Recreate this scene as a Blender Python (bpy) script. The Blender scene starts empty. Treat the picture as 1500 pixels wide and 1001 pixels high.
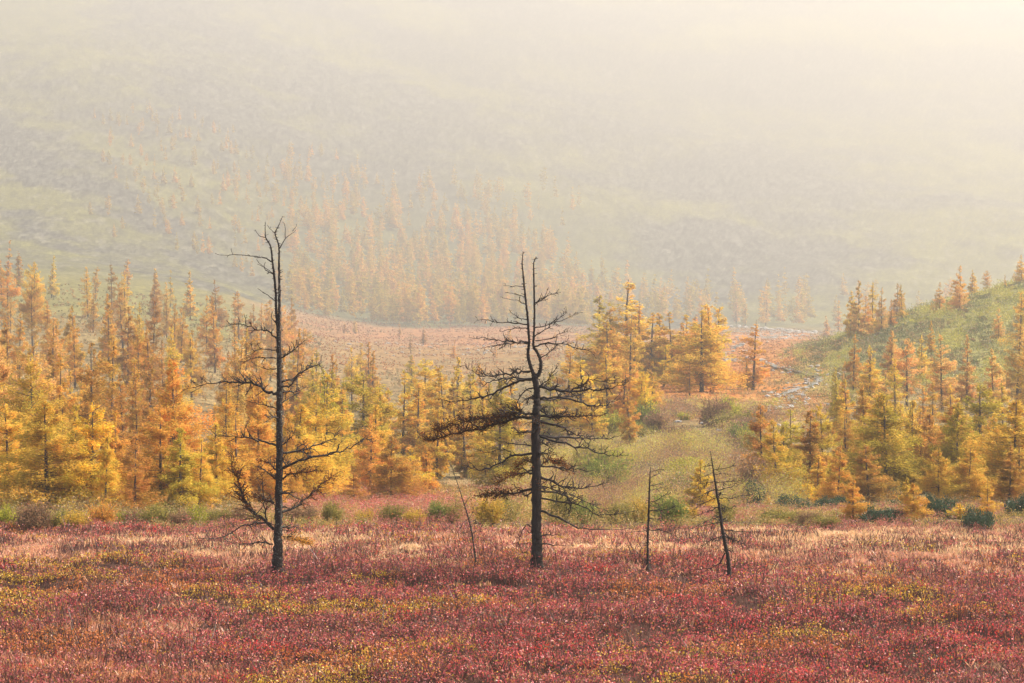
import bpy, math, random
import numpy as np

# ------------------------------------------------------------------ camera, sky, sun, exposure
sc = bpy.context.scene
C = sc.collection
F = 70.0 / 36.0 * 1500.0          # focal length in pixels of the 1500 px wide photograph
cam_d = bpy.data.cameras.new('camera'); cam_d.lens = 70.0; cam_d.sensor_width = 36.0
cam_d.clip_start = 0.1; cam_d.clip_end = 12000.0
cam = bpy.data.objects.new('camera', cam_d); C.objects.link(cam)
cam.location = (0, 0, 0); cam.rotation_euler = (math.radians(90), 0, 0)
sc.camera = cam

SUN_EL, SUN_AZ = math.radians(45), math.radians(72)      # azimuth: to the right of straight ahead (+Y)
world = bpy.data.worlds.new('World'); sc.world = world; world.use_nodes = True
nt = world.node_tree
bg = nt.nodes['Background']
sky = nt.nodes.new('ShaderNodeTexSky'); sky.sky_type = 'NISHITA'; sky.sun_disc = False
sky.sun_elevation = SUN_EL; sky.sun_rotation = SUN_AZ
sky.air_density = 1.0; sky.dust_density = 7.0; sky.ozone_density = 0.0
nt.links.new(sky.outputs['Color'], bg.inputs['Color']); bg.inputs['Strength'].default_value = 0.15
sun_d = bpy.data.lights.new('sun', 'SUN'); sun_d.energy = 5.0; sun_d.angle = math.radians(0.53)
sun_d.color = (1.0, 0.93, 0.815)
sun = bpy.data.objects.new('sun', sun_d); C.objects.link(sun)
from mathutils import Vector
sdir = Vector((math.sin(SUN_AZ) * math.cos(SUN_EL), math.cos(SUN_AZ) * math.cos(SUN_EL), math.sin(SUN_EL)))
sun.rotation_euler = sdir.to_track_quat('Z', 'Y').to_euler()
sun.location = (120, 100, 110)

vs = sc.view_settings
vs.view_transform = 'Standard'; vs.look = 'None'; vs.gamma = 1.0; vs.use_curve_mapping = False
vs.exposure = 1.30
cy = sc.cycles
cy.max_bounces = 12; cy.diffuse_bounces = 6; cy.transmission_bounces = 8; cy.glossy_bounces = 2
cy.volume_bounces = 0; cy.use_denoising = True; cy.use_adaptive_sampling = False
cy.denoising_input_passes = 'RGB_ALBEDO_NORMAL'; cy.denoising_prefilter = 'ACCURATE'
HAZE_DENSITY, HAZE_G = 0.00062, 0.35

# ------------------------------------------------------------------ small helpers
rng = np.random.default_rng(7)
random.seed(7)

def _hash(ix, iy, seed):
    h = (ix.astype(np.int64) * 374761393 + iy.astype(np.int64) * 668265263 + seed * 1442695041) & 0x7fffffff
    h = ((h ^ (h >> 13)) * 1274126177) & 0x7fffffff
    return ((h ^ (h >> 16)) & 0xffff) / 65535.0

def noise(x, y, seed=0):
    x = np.asarray(x, float); y = np.asarray(y, float)
    ix = np.floor(x); iy = np.floor(y); fx = x - ix; fy = y - iy
    fx = fx * fx * (3 - 2 * fx); fy = fy * fy * (3 - 2 * fy)
    a = _hash(ix, iy, seed); b = _hash(ix + 1, iy, seed); c = _hash(ix, iy + 1, seed); d = _hash(ix + 1, iy + 1, seed)
    return (a * (1 - fx) + b * fx) * (1 - fy) + (c * (1 - fx) + d * fx) * fy

def fbm(x, y, seed=0, octv=4):
    s = 0; a = 0.5; t = 0
    for k in range(octv):
        s = s + a * noise(x, y, seed + 17 * k); t += a; x = x * 2.03 + 5.1; y = y * 2.03 + 1.7; a *= 0.5
    return s / t

def sstep(a, b, x):
    t = np.clip((np.asarray(x, float) - a) / (b - a), 0, 1); return t * t * (3 - 2 * t)

def link_mesh(name, me, mat=None, parent=None):
    o = bpy.data.objects.new(name, me); C.objects.link(o)
    if mat is not None and not me.materials: me.materials.append(mat)
    if parent is not None: o.parent = parent
    return o

def quads_mesh(name, Q, attr=None, attr_type='FLOAT'):
    """Q (N,4,3) loose quads; attr per quad (N,) or (N,3)"""
    n = len(Q); me = bpy.data.meshes.new(name)
    me.vertices.add(4 * n); me.vertices.foreach_set('co', np.ascontiguousarray(Q, np.float32).reshape(-1))
    me.loops.add(4 * n); me.loops.foreach_set('vertex_index', np.arange(4 * n, dtype=np.int32))
    me.polygons.add(n); me.polygons.foreach_set('loop_start', np.arange(0, 4 * n, 4, dtype=np.int32))
    me.update(calc_edges=True)
    if attr is not None:
        if attr.ndim == 1:
            a = me.attributes.new('tint', 'FLOAT', 'FACE'); a.data.foreach_set('value', attr.astype(np.float32))
        else:
            a = me.attributes.new('leaf_colour', 'FLOAT_COLOR', 'FACE')
            c4 = np.ones((n, 4), np.float32); c4[:, :3] = attr; a.data.foreach_set('color', c4.reshape(-1))
    return me

def grid_mesh(name, P, smooth=True):
    """P (R,Cn,3)"""
    R, K = P.shape[:2]; me = bpy.data.meshes.new(name)
    me.vertices.add(R * K); me.vertices.foreach_set('co', P.astype(np.float32).reshape(-1))
    i = np.arange(R * K).reshape(R, K)
    f = np.stack([i[:-1, :-1], i[:-1, 1:], i[1:, 1:], i[1:, :-1]], -1).reshape(-1, 4)
    n = len(f)
    me.loops.add(4 * n); me.loops.foreach_set('vertex_index', f.reshape(-1).astype(np.int32))
    me.polygons.add(n); me.polygons.foreach_set('loop_start', np.arange(0, 4 * n, 4, dtype=np.int32))
    me.polygons.foreach_set('use_smooth', np.full(n, smooth))
    me.update(calc_edges=True); return me

def make_quads(c, d, l, w, nrm):
    """centres, unit directions, lengths, widths, helper normals -> lens-shaped quads (N,4,3)"""
    s = np.cross(d, nrm); s /= np.linalg.norm(s, axis=1, keepdims=True) + 1e-9
    a = d * (l[:, None] * 0.5); b = s * (w[:, None] * 0.5)
    return np.stack([c - a, c + b, c + a, c - b], 1)

def unit(v): return v / (np.linalg.norm(v, axis=-1, keepdims=True) + 1e-9)

class Tube:
    """collects tubes along polylines into one mesh"""
    def __init__(s): s.V = []; s.F = []; s.n = 0
    def add(s, P, r, sides=6, rough=0.0, rg=None):
        P = np.asarray(P, float); r = np.asarray(r, float); n = len(P)
        T = np.gradient(P, axis=0); T = unit(T)
        up = np.array([0.0, 1.0, 0.0]) if abs(T[0][1]) < 0.8 else np.array([1.0, 0, 0])
        a0 = unit(np.cross(T, up[None])); b0 = np.cross(T, a0)
        ang = np.linspace(0, 2 * np.pi, sides, endpoint=False)
        rr = np.repeat(r[:, None], sides, 1)
        if rough and rg is not None: rr = rr * (1 + rough * rg.normal(size=rr.shape))
        V = P[:, None] + (a0[:, None] * np.cos(ang)[None, :, None] + b0[:, None] * np.sin(ang)[None, :, None]) * rr[..., None]
        s.V.append(V.reshape(-1, 3)); base = s.n
        for i in range(n - 1):
            for j in range(sides):
                k = (j + 1) % sides
                s.F.append((base + i * sides + j, base + i * sides + k, base + (i + 1) * sides + k, base + (i + 1) * sides + j))
        s.F.append(tuple(base + (n - 1) * sides + j for j in range(sides)))
        s.F.append(tuple(base + sides - 1 - j for j in range(sides)))
        s.n += n * sides
    def mesh(s, name, smooth=True):
        me = bpy.data.meshes.new(name)
        me.from_pydata(np.concatenate(s.V).tolist(), [], s.F)
        if smooth: me.polygons.foreach_set('use_smooth', np.ones(len(me.polygons), bool))
        me.update(); return me

def tag(o, label=None, cat=None, group=None, kind=None):
    if label: o['label'] = label
    if cat: o['category'] = cat
    if group: o['group'] = group
    if kind: o['kind'] = kind
    return o

def empty(name, loc, rz=0.0):
    o = bpy.data.objects.new(name, None); C.objects.link(o); o.location = loc; o.rotation_euler = (0, 0, rz)
    o.empty_display_size = 0.2; return o

ONES = ['zero', 'one', 'two', 'three', 'four', 'five', 'six', 'seven', 'eight', 'nine', 'ten', 'eleven', 'twelve', 'thirteen',
        'fourteen', 'fifteen', 'sixteen', 'seventeen', 'eighteen', 'nineteen']
TENS = ['', '', 'twenty', 'thirty', 'forty', 'fifty', 'sixty', 'seventy', 'eighty', 'ninety']
def num(n):
    n = int(round(n))
    if n < 20: return ONES[max(n, 0)]
    if n >= 100: return 'hundred'
    return TENS[n // 10] + ('-' + ONES[n % 10] if n % 10 else '')

# ------------------------------------------------------------------ materials
def new_mat(name):
    m = bpy.data.materials.new(name); m.use_nodes = True
    t = m.node_tree; t.nodes.clear()
    out = t.nodes.new('ShaderNodeOutputMaterial')
    return m, t, out

def N(t, kind, **kw):
    n = t.nodes.new(kind)
    for k, v in kw.items(): setattr(n, k, v)
    return n

def leaf_mat(name, colour=None, source='object', trans=0.45, val=(0.6, 1.35), hue=0.02, gloss=0.0):
    """two-sided thin leaf: diffuse plus translucent"""
    m, t, out = new_mat(name)
    hsv = N(t, 'ShaderNodeHueSaturation')
    if source == 'object':
        oi = N(t, 'ShaderNodeObjectInfo'); t.links.new(oi.outputs['Color'], hsv.inputs['Color'])
        at = N(t, 'ShaderNodeAttribute', attribute_name='tint')
        mr = N(t, 'ShaderNodeMapRange'); mr.inputs['To Min'].default_value = val[0]; mr.inputs['To Max'].default_value = val[1]
        t.links.new(at.outputs['Fac'], mr.inputs['Value']); t.links.new(mr.outputs['Result'], hsv.inputs['Value'])
        mh = N(t, 'ShaderNodeMapRange'); mh.inputs['To Min'].default_value = 0.5 + hue; mh.inputs['To Max'].default_value = 0.5 - hue
        t.links.new(at.outputs['Fac'], mh.inputs['Value']); t.links.new(mh.outputs['Result'], hsv.inputs['Hue'])
    else:
        at = N(t, 'ShaderNodeAttribute', attribute_name='leaf_colour'); t.links.new(at.outputs['Color'], hsv.inputs['Color'])
    df = N(t, 'ShaderNodeBsdfDiffuse'); tr = N(t, 'ShaderNodeBsdfTranslucent'); mx = N(t, 'ShaderNodeMixShader')
    mx.inputs[0].default_value = trans
    t.links.new(hsv.outputs['Color'], df.inputs['Color']); t.links.new(hsv.outputs['Color'], tr.inputs['Color'])
    t.links.new(df.outputs[0], mx.inputs[1]); t.links.new(tr.outputs[0], mx.inputs[2])
    last = mx
    if gloss:
        gl = N(t, 'ShaderNodeBsdfGlossy'); gl.inputs['Roughness'].default_value = 0.45
        gl.inputs['Color'].default_value = (1, 1, 1, 1)
        m2 = N(t, 'ShaderNodeMixShader'); m2.inputs[0].default_value = gloss
        t.links.new(mx.outputs[0], m2.inputs[1]); t.links.new(gl.outputs[0], m2.inputs[2]); last = m2
    t.links.new(last.outputs[0], out.inputs['Surface'])
    return m

def bark_mat(name, dark, light, scale, lichen=0.0, lichen_col=(0.35, 0.36, 0.3, 1), bump=0.3):
    m, t, out = new_mat(name)
    tc = N(t, 'ShaderNodeTexCoord')
    mp = N(t, 'ShaderNodeMapping'); mp.inputs['Scale'].default_value = (scale, scale, scale * 0.3)
    t.links.new(tc.outputs['Object'], mp.inputs['Vector'])
    nz = N(t, 'ShaderNodeTexNoise'); nz.inputs['Scale'].default_value = 1.0; nz.inputs['Detail'].default_value = 6.0
    nz.inputs['Roughness'].default_value = 0.7
    t.links.new(mp.outputs[0], nz.inputs['Vector'])
    rp = N(t, 'ShaderNodeValToRGB'); rp.color_ramp.elements[0].position = 0.35; rp.color_ramp.elements[1].position = 0.7
    rp.color_ramp.elements[0].color = dark; rp.color_ramp.elements[1].color = light
    t.links.new(nz.outputs['Fac'], rp.inputs['Fac'])
    col = rp.outputs['Color']
    if lichen:
        n2 = N(t, 'ShaderNodeTexNoise'); n2.inputs['Scale'].default_value = scale * 1.1; n2.inputs['Detail'].default_value = 4.0
        t.links.new(tc.outputs['Object'], n2.inputs['Vector'])
        r2 = N(t, 'ShaderNodeValToRGB'); r2.color_ramp.elements[0].position = 0.62 - lichen; r2.color_ramp.elements[1].position = 0.68 - lichen
        t.links.new(n2.outputs['Fac'], r2.inputs['Fac'])
        mx = N(t, 'ShaderNodeMix', data_type='RGBA'); mx.inputs['B'].default_value = lichen_col
        t.links.new(r2.outputs['Color'], mx.inputs['Factor']); t.links.new(col, mx.inputs['A']); col = mx.outputs['Result']
    b = N(t, 'ShaderNodeBsdfPrincipled'); b.inputs['Roughness'].default_value = 0.9
    t.links.new(col, b.inputs['Base Color'])
    bp = N(t, 'ShaderNodeBump'); bp.inputs['Strength'].default_value = bump; bp.inputs['Distance'].default_value = 0.03
    t.links.new(nz.outputs['Fac'], bp.inputs['Height']); t.links.new(bp.outputs[0], b.inputs['Normal'])
    t.links.new(b.outputs[0], out.inputs['Surface'])
    return m

M_NEEDLE = leaf_mat('autumn_needles', trans=0.56, val=(0.78, 1.36))
M_LEAF = leaf_mat('bush_leaves', trans=0.5)
M_PINE = leaf_mat('pine_needles', trans=0.15, val=(0.6, 1.5), gloss=0.04)
M_HEATH = leaf_mat('heath_leaves', source='attr', trans=0.42, gloss=0.03)
M_LARCH_BARK = bark_mat('larch_bark', (0.045, 0.03, 0.024, 1), (0.13, 0.10, 0.085, 1), 9)
M_DEAD = bark_mat('dead_bark', (0.006, 0.004, 0.0035, 1), (0.034, 0.017, 0.012, 1), 22, bump=0.8)
M_DEAD_LICHEN = bark_mat('lichened_dead_bark', (0.006, 0.004, 0.0035, 1), (0.034, 0.017, 0.012, 1), 22, lichen=0.03,
                         lichen_col=(0.16, 0.17, 0.13, 1), bump=0.8)
M_TWIG = bark_mat('bush_twigs', (0.05, 0.03, 0.025, 1), (0.14, 0.09, 0.07, 1), 15)

# ------------------------------------------------------------------ terrain
YO = np.array([75, 100, 130, 160, 200, 250, 300, 360, 430, 520, 600, 700, 850, 1050, 1300, 1700], float)        # plan distances the zones are written in
YN = np.array([75, 100, 140, 190, 262, 372, 500, 660, 860, 1120, 1330, 1540, 1830, 2250, 2850, 3900], float)       # the real distances in metres
def W(y): return np.interp(y, np.r_[-100, YO], np.r_[-100, YN])
def WI(y): return np.interp(y, np.r_[-100, YN], np.r_[-100, YO])
COLS = {
 -200: [772, 742, 695, 640, 575, 505, 455, 420, 395, 370, 340, 290, 200, 100, -5, -100],
 100:  [772, 742, 695, 640, 580, 515, 470, 435, 408, 388, 365, 310, 220, 120, 20, -90],
 300:  [771, 744, 700, 650, 595, 535, 490, 460, 435, 412, 390, 345, 260, 155, 50, -80],
 430:  [771, 748, 708, 665, 615, 565, 525, 500, 485, 465, 440, 385, 300, 190, 80, -70],
 560:  [770, 750, 715, 675, 630, 580, 545, 520, 502, 485, 462, 410, 325, 215, 100, -60],
 700:  [770, 752, 718, 680, 632, 582, 545, 520, 500, 480, 462, 415, 335, 230, 115, -60],
 850:  [769, 750, 712, 665, 608, 560, 530, 512, 497, 480, 468, 425, 350, 250, 135, -50],
 950:  [769, 748, 700, 635, 572, 540, 520, 508, 496, 482, 473, 435, 365, 265, 150, -50],
 1100: [769, 746, 695, 632, 580, 545, 522, 508, 497, 484, 475, 440, 375, 275, 160, -50],
 1200: [769, 744, 692, 630, 575, 515, 508, 503, 497, 485, 475, 440, 375, 280, 165, -50],
 1300: [768, 740, 690, 628, 560, 470, 478, 490, 495, 486, 476, 440, 375, 280, 165, -50],
 1400: [768, 738, 688, 625, 545, 442, 450, 475, 488, 485, 476, 440, 375, 280, 165, -50],
 1500: [768, 736, 685, 620, 535, 420, 412, 450, 475, 482, 475, 438, 372, 278, 163, -50],
 1700: [768, 735, 682, 615, 520, 395, 380, 420, 455, 475, 470, 430, 365, 270, 155, -50],
}
PXC = np.array(sorted(COLS), float)
LY = np.linspace(math.log(75), math.log(3900), 200)          # fine log-distance table
PXF = np.linspace(-200, 1700, 120)
_tab = np.array([np.interp(np.exp(LY), YN, (500.5 - np.array(COLS[int(p)])) * YN / F) for p in PXC])   # heights
_tab = np.array([np.interp(PXF, PXC, _tab[:, j]) for j in range(len(LY))])          # (LY, PXF)
def _sm(a, k, ax):
    w = np.hanning(k + 2)[1:-1]; w /= w.sum(); pad = [(0, 0), (0, 0)]; pad[ax] = (k // 2, k // 2)
    ap = np.pad(a, pad, mode='reflect', reflect_type='odd')
    return np.apply_along_axis(lambda v: np.convolve(v, w, 'valid'), ax, ap)
_tab = _sm(_sm(_tab, 9, 0), 11, 1)
NEAR_Y = np.array([-60, -5, 5, 25, 32, 40, 56, 65, 75.0]); NEAR_Z = np.array([-1.75, -1.75, -2.2, -6.0, -6.4, -6.42, -6.42, -6.56, -6.95])

def ground(x, y, rough=True):
    x = np.asarray(x, float); y = np.asarray(y, float)
    px = np.clip(750 + F * x / np.maximum(y, 30), -200, 1700)
    fy = np.clip((np.log(np.maximum(y, 75)) - LY[0]) / (LY[1] - LY[0]), 0, len(LY) - 1.001)
    fx = np.clip((px + 200) / (PXF[1] - PXF[0]), 0, len(PXF) - 1.001)
    iy = fy.astype(int); ix = fx.astype(int); fy = fy - iy; fx = fx - ix
    zf = (_tab[iy, ix] * (1 - fx) + _tab[iy, ix + 1] * fx) * (1 - fy) + (_tab[iy + 1, ix] * (1 - fx) + _tab[iy + 1, ix + 1] * fx) * fy
    z = np.where(y < 75, np.interp(y, NEAR_Y, NEAR_Z), zf)
    if rough:
        near = 1 - sstep(70, 95, y)
        z = z + near * (0.55 * (fbm(x * 0.36, y * 0.5, 3, 3) - 0.5) + 0.22 * (noise(x * 1.5, y * 1.9, 9) - 0.5))
        mid = sstep(70, 110, y) * (1 - sstep(900, 1150, y))
        z = z + mid * (0.7 + y / 350) * (fbm(x * 0.05, y * 0.05, 21, 4) - 0.5)
        far = sstep(950, 1400, y)
        z = z + far * (18.0 * (fbm(x * 0.006, y * 0.003, 31, 3) - 0.5) + 3.4 * (fbm(x * 0.06, y * 0.04, 33, 4) - 0.5))
    return z

def px_of(x, y): return 750 + F * x / y
def py_of(z, y): return 500.5 - F * z / y
def locate(px, py, y0=76, y1=3600):
    """distance along a photo column at which the ground is met (nearest)"""
    ys = np.exp(np.linspace(math.log(y0), math.log(y1), 500)); xs = (px - 750) * ys / F
    p = py_of(ground(xs, ys), ys)
    k = np.argmax(p <= py)
    return float(ys[k]) if p[k] <= py else float(y1)

# zone colours of the ground (real surface colours, no light in them)
def mixc(a, b, w): return a * (1 - w[..., None]) + np.asarray(b) * w[..., None]
def ground_colour(x, yr):
    px = 750 + F * x / np.maximum(yr, 20); y = WI(yr); x = x * y / np.maximum(yr, 1)          # zones are written in plan distances
    wob = fbm(px * 0.02, y * 0.06, 47, 3) - 0.5; px = px + 120 * wob; yw = y * (1 + 0.25 * (fbm(px * 0.013, y * 0.03, 48, 3) - 0.5))
    n1 = fbm(x * 0.05, y * 0.04, 41, 4); n2 = fbm(x * 0.3, y * 0.25, 43, 3)
    c = np.zeros(x.shape + (3,)) + np.array([0.085, 0.042, 0.03])                    # peat under the heath
    floor = np.array([0.16, 0.115, 0.05]) * (0.6 + 0.8 * n2[..., None])              # moss, lichen, litter
    c = mixc(c, floor, sstep(72, 90, y))
    pink = np.exp(-((px - 620) / 230) ** 4) * sstep(76, 84, y) * (1 - sstep(112, 140, y)) * sstep(.40, .55, n1 + .15)
    c = mixc(c, [0.30, 0.085, 0.065], pink)
    red = np.exp(-((px - 640) / 270) ** 4) * sstep(370, 440, yw) * (1 - sstep(510, 560, y))
    c = mixc(c, [0.27, 0.12, 0.045], np.clip(red * (0.3 + 1.2 * n1), 0, 1))
    orange = sstep(850, 990, px) * (1 - sstep(1150, 1290, px)) * sstep(160, 215, yw) * (1 - sstep(440, 550, yw))
    c = mixc(c, [0.31, 0.125, 0.03], np.clip(orange * (0.45 + 1.2 * n1), 0, 1))
    orange2 = np.exp(-((px - 640) / 220) ** 4) * sstep(250, 330, yw) * (1 - sstep(390, 440, yw))
    c = mixc(c, [0.22, 0.125, 0.045], np.clip(orange2 * (.2 + 1.1 * n1), 0, 1))
    c = mixc(c, [0.13, 0.125, 0.035], (1 - sstep(330, 450, px)) * sstep(270, 340, yw) * 0.8)
    green = sstep(1120, 1240, px) * sstep(180, 205, y) * (1 - sstep(300, 330, y))
    c = mixc(c, [0.17, 0.165, 0.05], green * 0.8)
    # mountain: grey scree with strips of green dwarf pine and yellow lichen running down it
    slant = x * 0.9 + y * 0.35
    pyg = py_of(ground(x * yr / np.maximum(y, 1), yr, False), np.maximum(yr, 20))
    ac = pyg - 0.40 * np.minimum(px, 620) - 0.40 * 190 * (1 - np.exp(-np.maximum(px - 620, 0) / 190))      # strips run down to the right, level out beyond
    s1 = fbm(ac * 0.022, px * 0.0035, 51, 4); s2 = fbm(x * 0.09, y * 0.05, 53, 4); s3 = fbm(x * 0.9, y * 0.35, 57, 3)
    s4 = fbm(x * 2.4, y * 0.9, 58, 2); grain = sstep(.34, .68, s3 * .4 + s4 * .6)
    rock = np.array([0.064, 0.062, 0.046]) * (0.3 + 1.3 * grain[..., None])
    gr = np.array([0.105, 0.100, 0.024]) * (0.55 + 0.75 * s2[..., None] + 0.45 * grain[..., None])
    w = sstep(0.36, 0.66, s1 * 0.72 + s2 * 0.18 + s4 * .10)[..., None]
    mt = rock * (1 - w) + gr * w
    mt = mixc(mt, [0.30, 0.28, 0.23], sstep(0.64, 0.72, fbm(x * 0.5, y * 0.12, 59, 3)) * 0.25)
    wood = np.exp(-((px - 660) / 260) ** 4) * sstep(530, 560, y) * (1 - sstep(800, 1000, y))
    mt = mixc(mt, [0.10, 0.10, 0.035], wood * 0.75)
    left = sstep(420, 300, px)
    k = sstep(0, 1, (yw - 515 + 80 * left) / 50)[..., None]
    return np.clip(c * (1 - k) + mt * k, 0, 1)

def build_terrain():
    ys = np.concatenate([np.arange(-36, 30, 3.0), np.arange(30, 100, 0.25), 100 * np.exp(np.linspace(0, math.log(39), 760))])
    t = np.concatenate([np.linspace(-0.95, -0.34, 60)[:-1], np.linspace(-0.34, 0.34, 760), np.linspace(0.34, 0.95, 60)[1:]])
    Yg, Tg = np.meshgrid(ys, t, indexing='ij'); Xg = Tg * (Yg + 40)
    Zg = ground(Xg, Yg)
    me = grid_mesh('terrain', np.stack([Xg, Yg, Zg], -1))
    col = ground_colour(Xg.reshape(-1), Yg.reshape(-1))
    a = me.attributes.new('ground_colour', 'FLOAT_COLOR', 'POINT')
    c4 = np.ones((len(col), 4), np.float32); c4[:, :3] = col; a.data.foreach_set('color', c4.reshape(-1))
    m, tt, out = new_mat('ground_material')
    at = N(tt, 'ShaderNodeAttribute', attribute_name='ground_colour')
    tc = N(tt, 'ShaderNodeTexCoord')
    nz = N(tt, 'ShaderNodeTexNoise'); nz.inputs['Scale'].default_value = 2.2; nz.inputs['Detail'].default_value = 8; nz.inputs['Roughness'].default_value = 0.75
    tt.links.new(tc.outputs['Object'], nz.inputs['Vector'])
    vo = N(tt, 'ShaderNodeTexVoronoi'); vo.inputs['Scale'].default_value = 0.55
    tt.links.new(tc.outputs['Object'], vo.inputs['Vector'])
    n3 = N(tt, 'ShaderNodeTexNoise'); n3.inputs['Scale'].default_value = 0.4; n3.inputs['Detail'].default_value = 5; n3.inputs['Roughness'].default_value = 0.8
    tt.links.new(tc.outputs['Object'], n3.inputs['Vector'])
    m3 = N(tt, 'ShaderNodeMapRange'); m3.inputs['From Min'].default_value = 0.36; m3.inputs['From Max'].default_value = 0.64; m3.inputs['To Min'].default_value = 0.45; m3.inputs['To Max'].default_value = 1.6
    tt.links.new(n3.outputs['Fac'], m3.inputs['Value'])
    mr = N(tt, 'ShaderNodeMapRange'); mr.inputs['From Min'].default_value = 0.3; mr.inputs['From Max'].default_value = 0.7
    mr.inputs['To Min'].default_value = 0.55; mr.inputs['To Max'].default_value = 1.45
    tt.links.new(nz.outputs['Fac'], mr.inputs['Value'])
    m2 = N(tt, 'ShaderNodeMapRange'); m2.inputs['To Min'].default_value = 0.75; m2.inputs['To Max'].default_value = 1.25
    tt.links.new(vo.outputs['Color'], m2.inputs['Value'])
    mu = N(tt, 'ShaderNodeMath', operation='MULTIPLY'); tt.links.new(mr.outputs[0], mu.inputs[0]); tt.links.new(m2.outputs[0], mu.inputs[1])
    mu2 = N(tt, 'ShaderNodeMath', operation='MULTIPLY'); tt.links.new(mu.outputs[0], mu2.inputs[0]); tt.links.new(m3.outputs[0], mu2.inputs[1])
    hs = N(tt, 'ShaderNodeHueSaturation'); tt.links.new(at.outputs['Color'], hs.inputs['Color']); tt.links.new(mu2.outputs[0], hs.inputs['Value'])
    b = N(tt, 'ShaderNodeBsdfPrincipled'); b.inputs['Roughness'].default_value = 1.0; b.inputs['Specular IOR Level'].default_value = 0.1
    tt.links.new(hs.outputs[0], b.inputs['Base Color'])
    bp = N(tt, 'ShaderNodeBump'); bp.inputs['Strength'].default_value = 0.35; bp.inputs['Distance'].default_value = 0.3
    tt.links.new(nz.outputs['Fac'], bp.inputs['Height']); tt.links.new(bp.outputs[0], b.inputs['Normal'])
    tt.links.new(b.outputs[0], out.inputs['Surface'])
    o = link_mesh('terrain', me, m); tag(o, kind='structure'); return o
build_terrain()

# ------------------------------------------------------------------ haze: one even box of air round everything
def build_haze():
    x0, x1, y0, y1, z0, z1 = -4000, 4000, -45, 3980, -28, 800
    me = bpy.data.meshes.new('haze')
    v = [(x, y, z) for x in (x0, x1) for y in (y0, y1) for z in (z0, z1)]
    f = [(0, 1, 3, 2), (4, 6, 7, 5), (0, 4, 5, 1), (2, 3, 7, 6), (0, 2, 6, 4), (1, 5, 7, 3)]
    me.from_pydata(v, [], f); me.update()
    m, t, out = new_mat('haze_air')
    pv = N(t, 'ShaderNodeVolumePrincipled'); pv.inputs['Color'].default_value = (0.80, 0.782, 0.742, 1)
    pv.inputs['Density'].default_value = HAZE_DENSITY; pv.inputs['Anisotropy'].default_value = HAZE_G
    t.links.new(pv.outputs[0], out.inputs['Volume'])
    m.cycles.volume_sampling = 'DISTANCE'
    o = link_mesh('haze', me, m); tag(o, 'pale warm fog filling the valley and hiding the mountain', None, None, 'stuff'); return o
build_haze()

# ------------------------------------------------------------------ dead larch snags (traced limbs, given depth of their own)
def catmull(P, k=5):
    P = np.asarray(P, float)
    if len(P) < 3:
        t = np.linspace(0, 1, k + 1)[:, None]; return P[0] * (1 - t) + P[-1] * t
    Q = np.vstack([2 * P[0] - P[1], P, 2 * P[-1] - P[-2]]); out = []
    for i in range(1, len(Q) - 2):
        p0, p1, p2, p3 = Q[i - 1:i + 3]
        for t in np.linspace(0, 1, k, endpoint=False):
            out.append(0.5 * ((2 * p1) + (p2 - p0) * t + (2 * p0 - 5 * p1 + 4 * p2 - p3) * t * t + (3 * p1 - p0 - 3 * p2 + p3) * t ** 3))
    out.append(P[-1]); return np.array(out)

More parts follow.
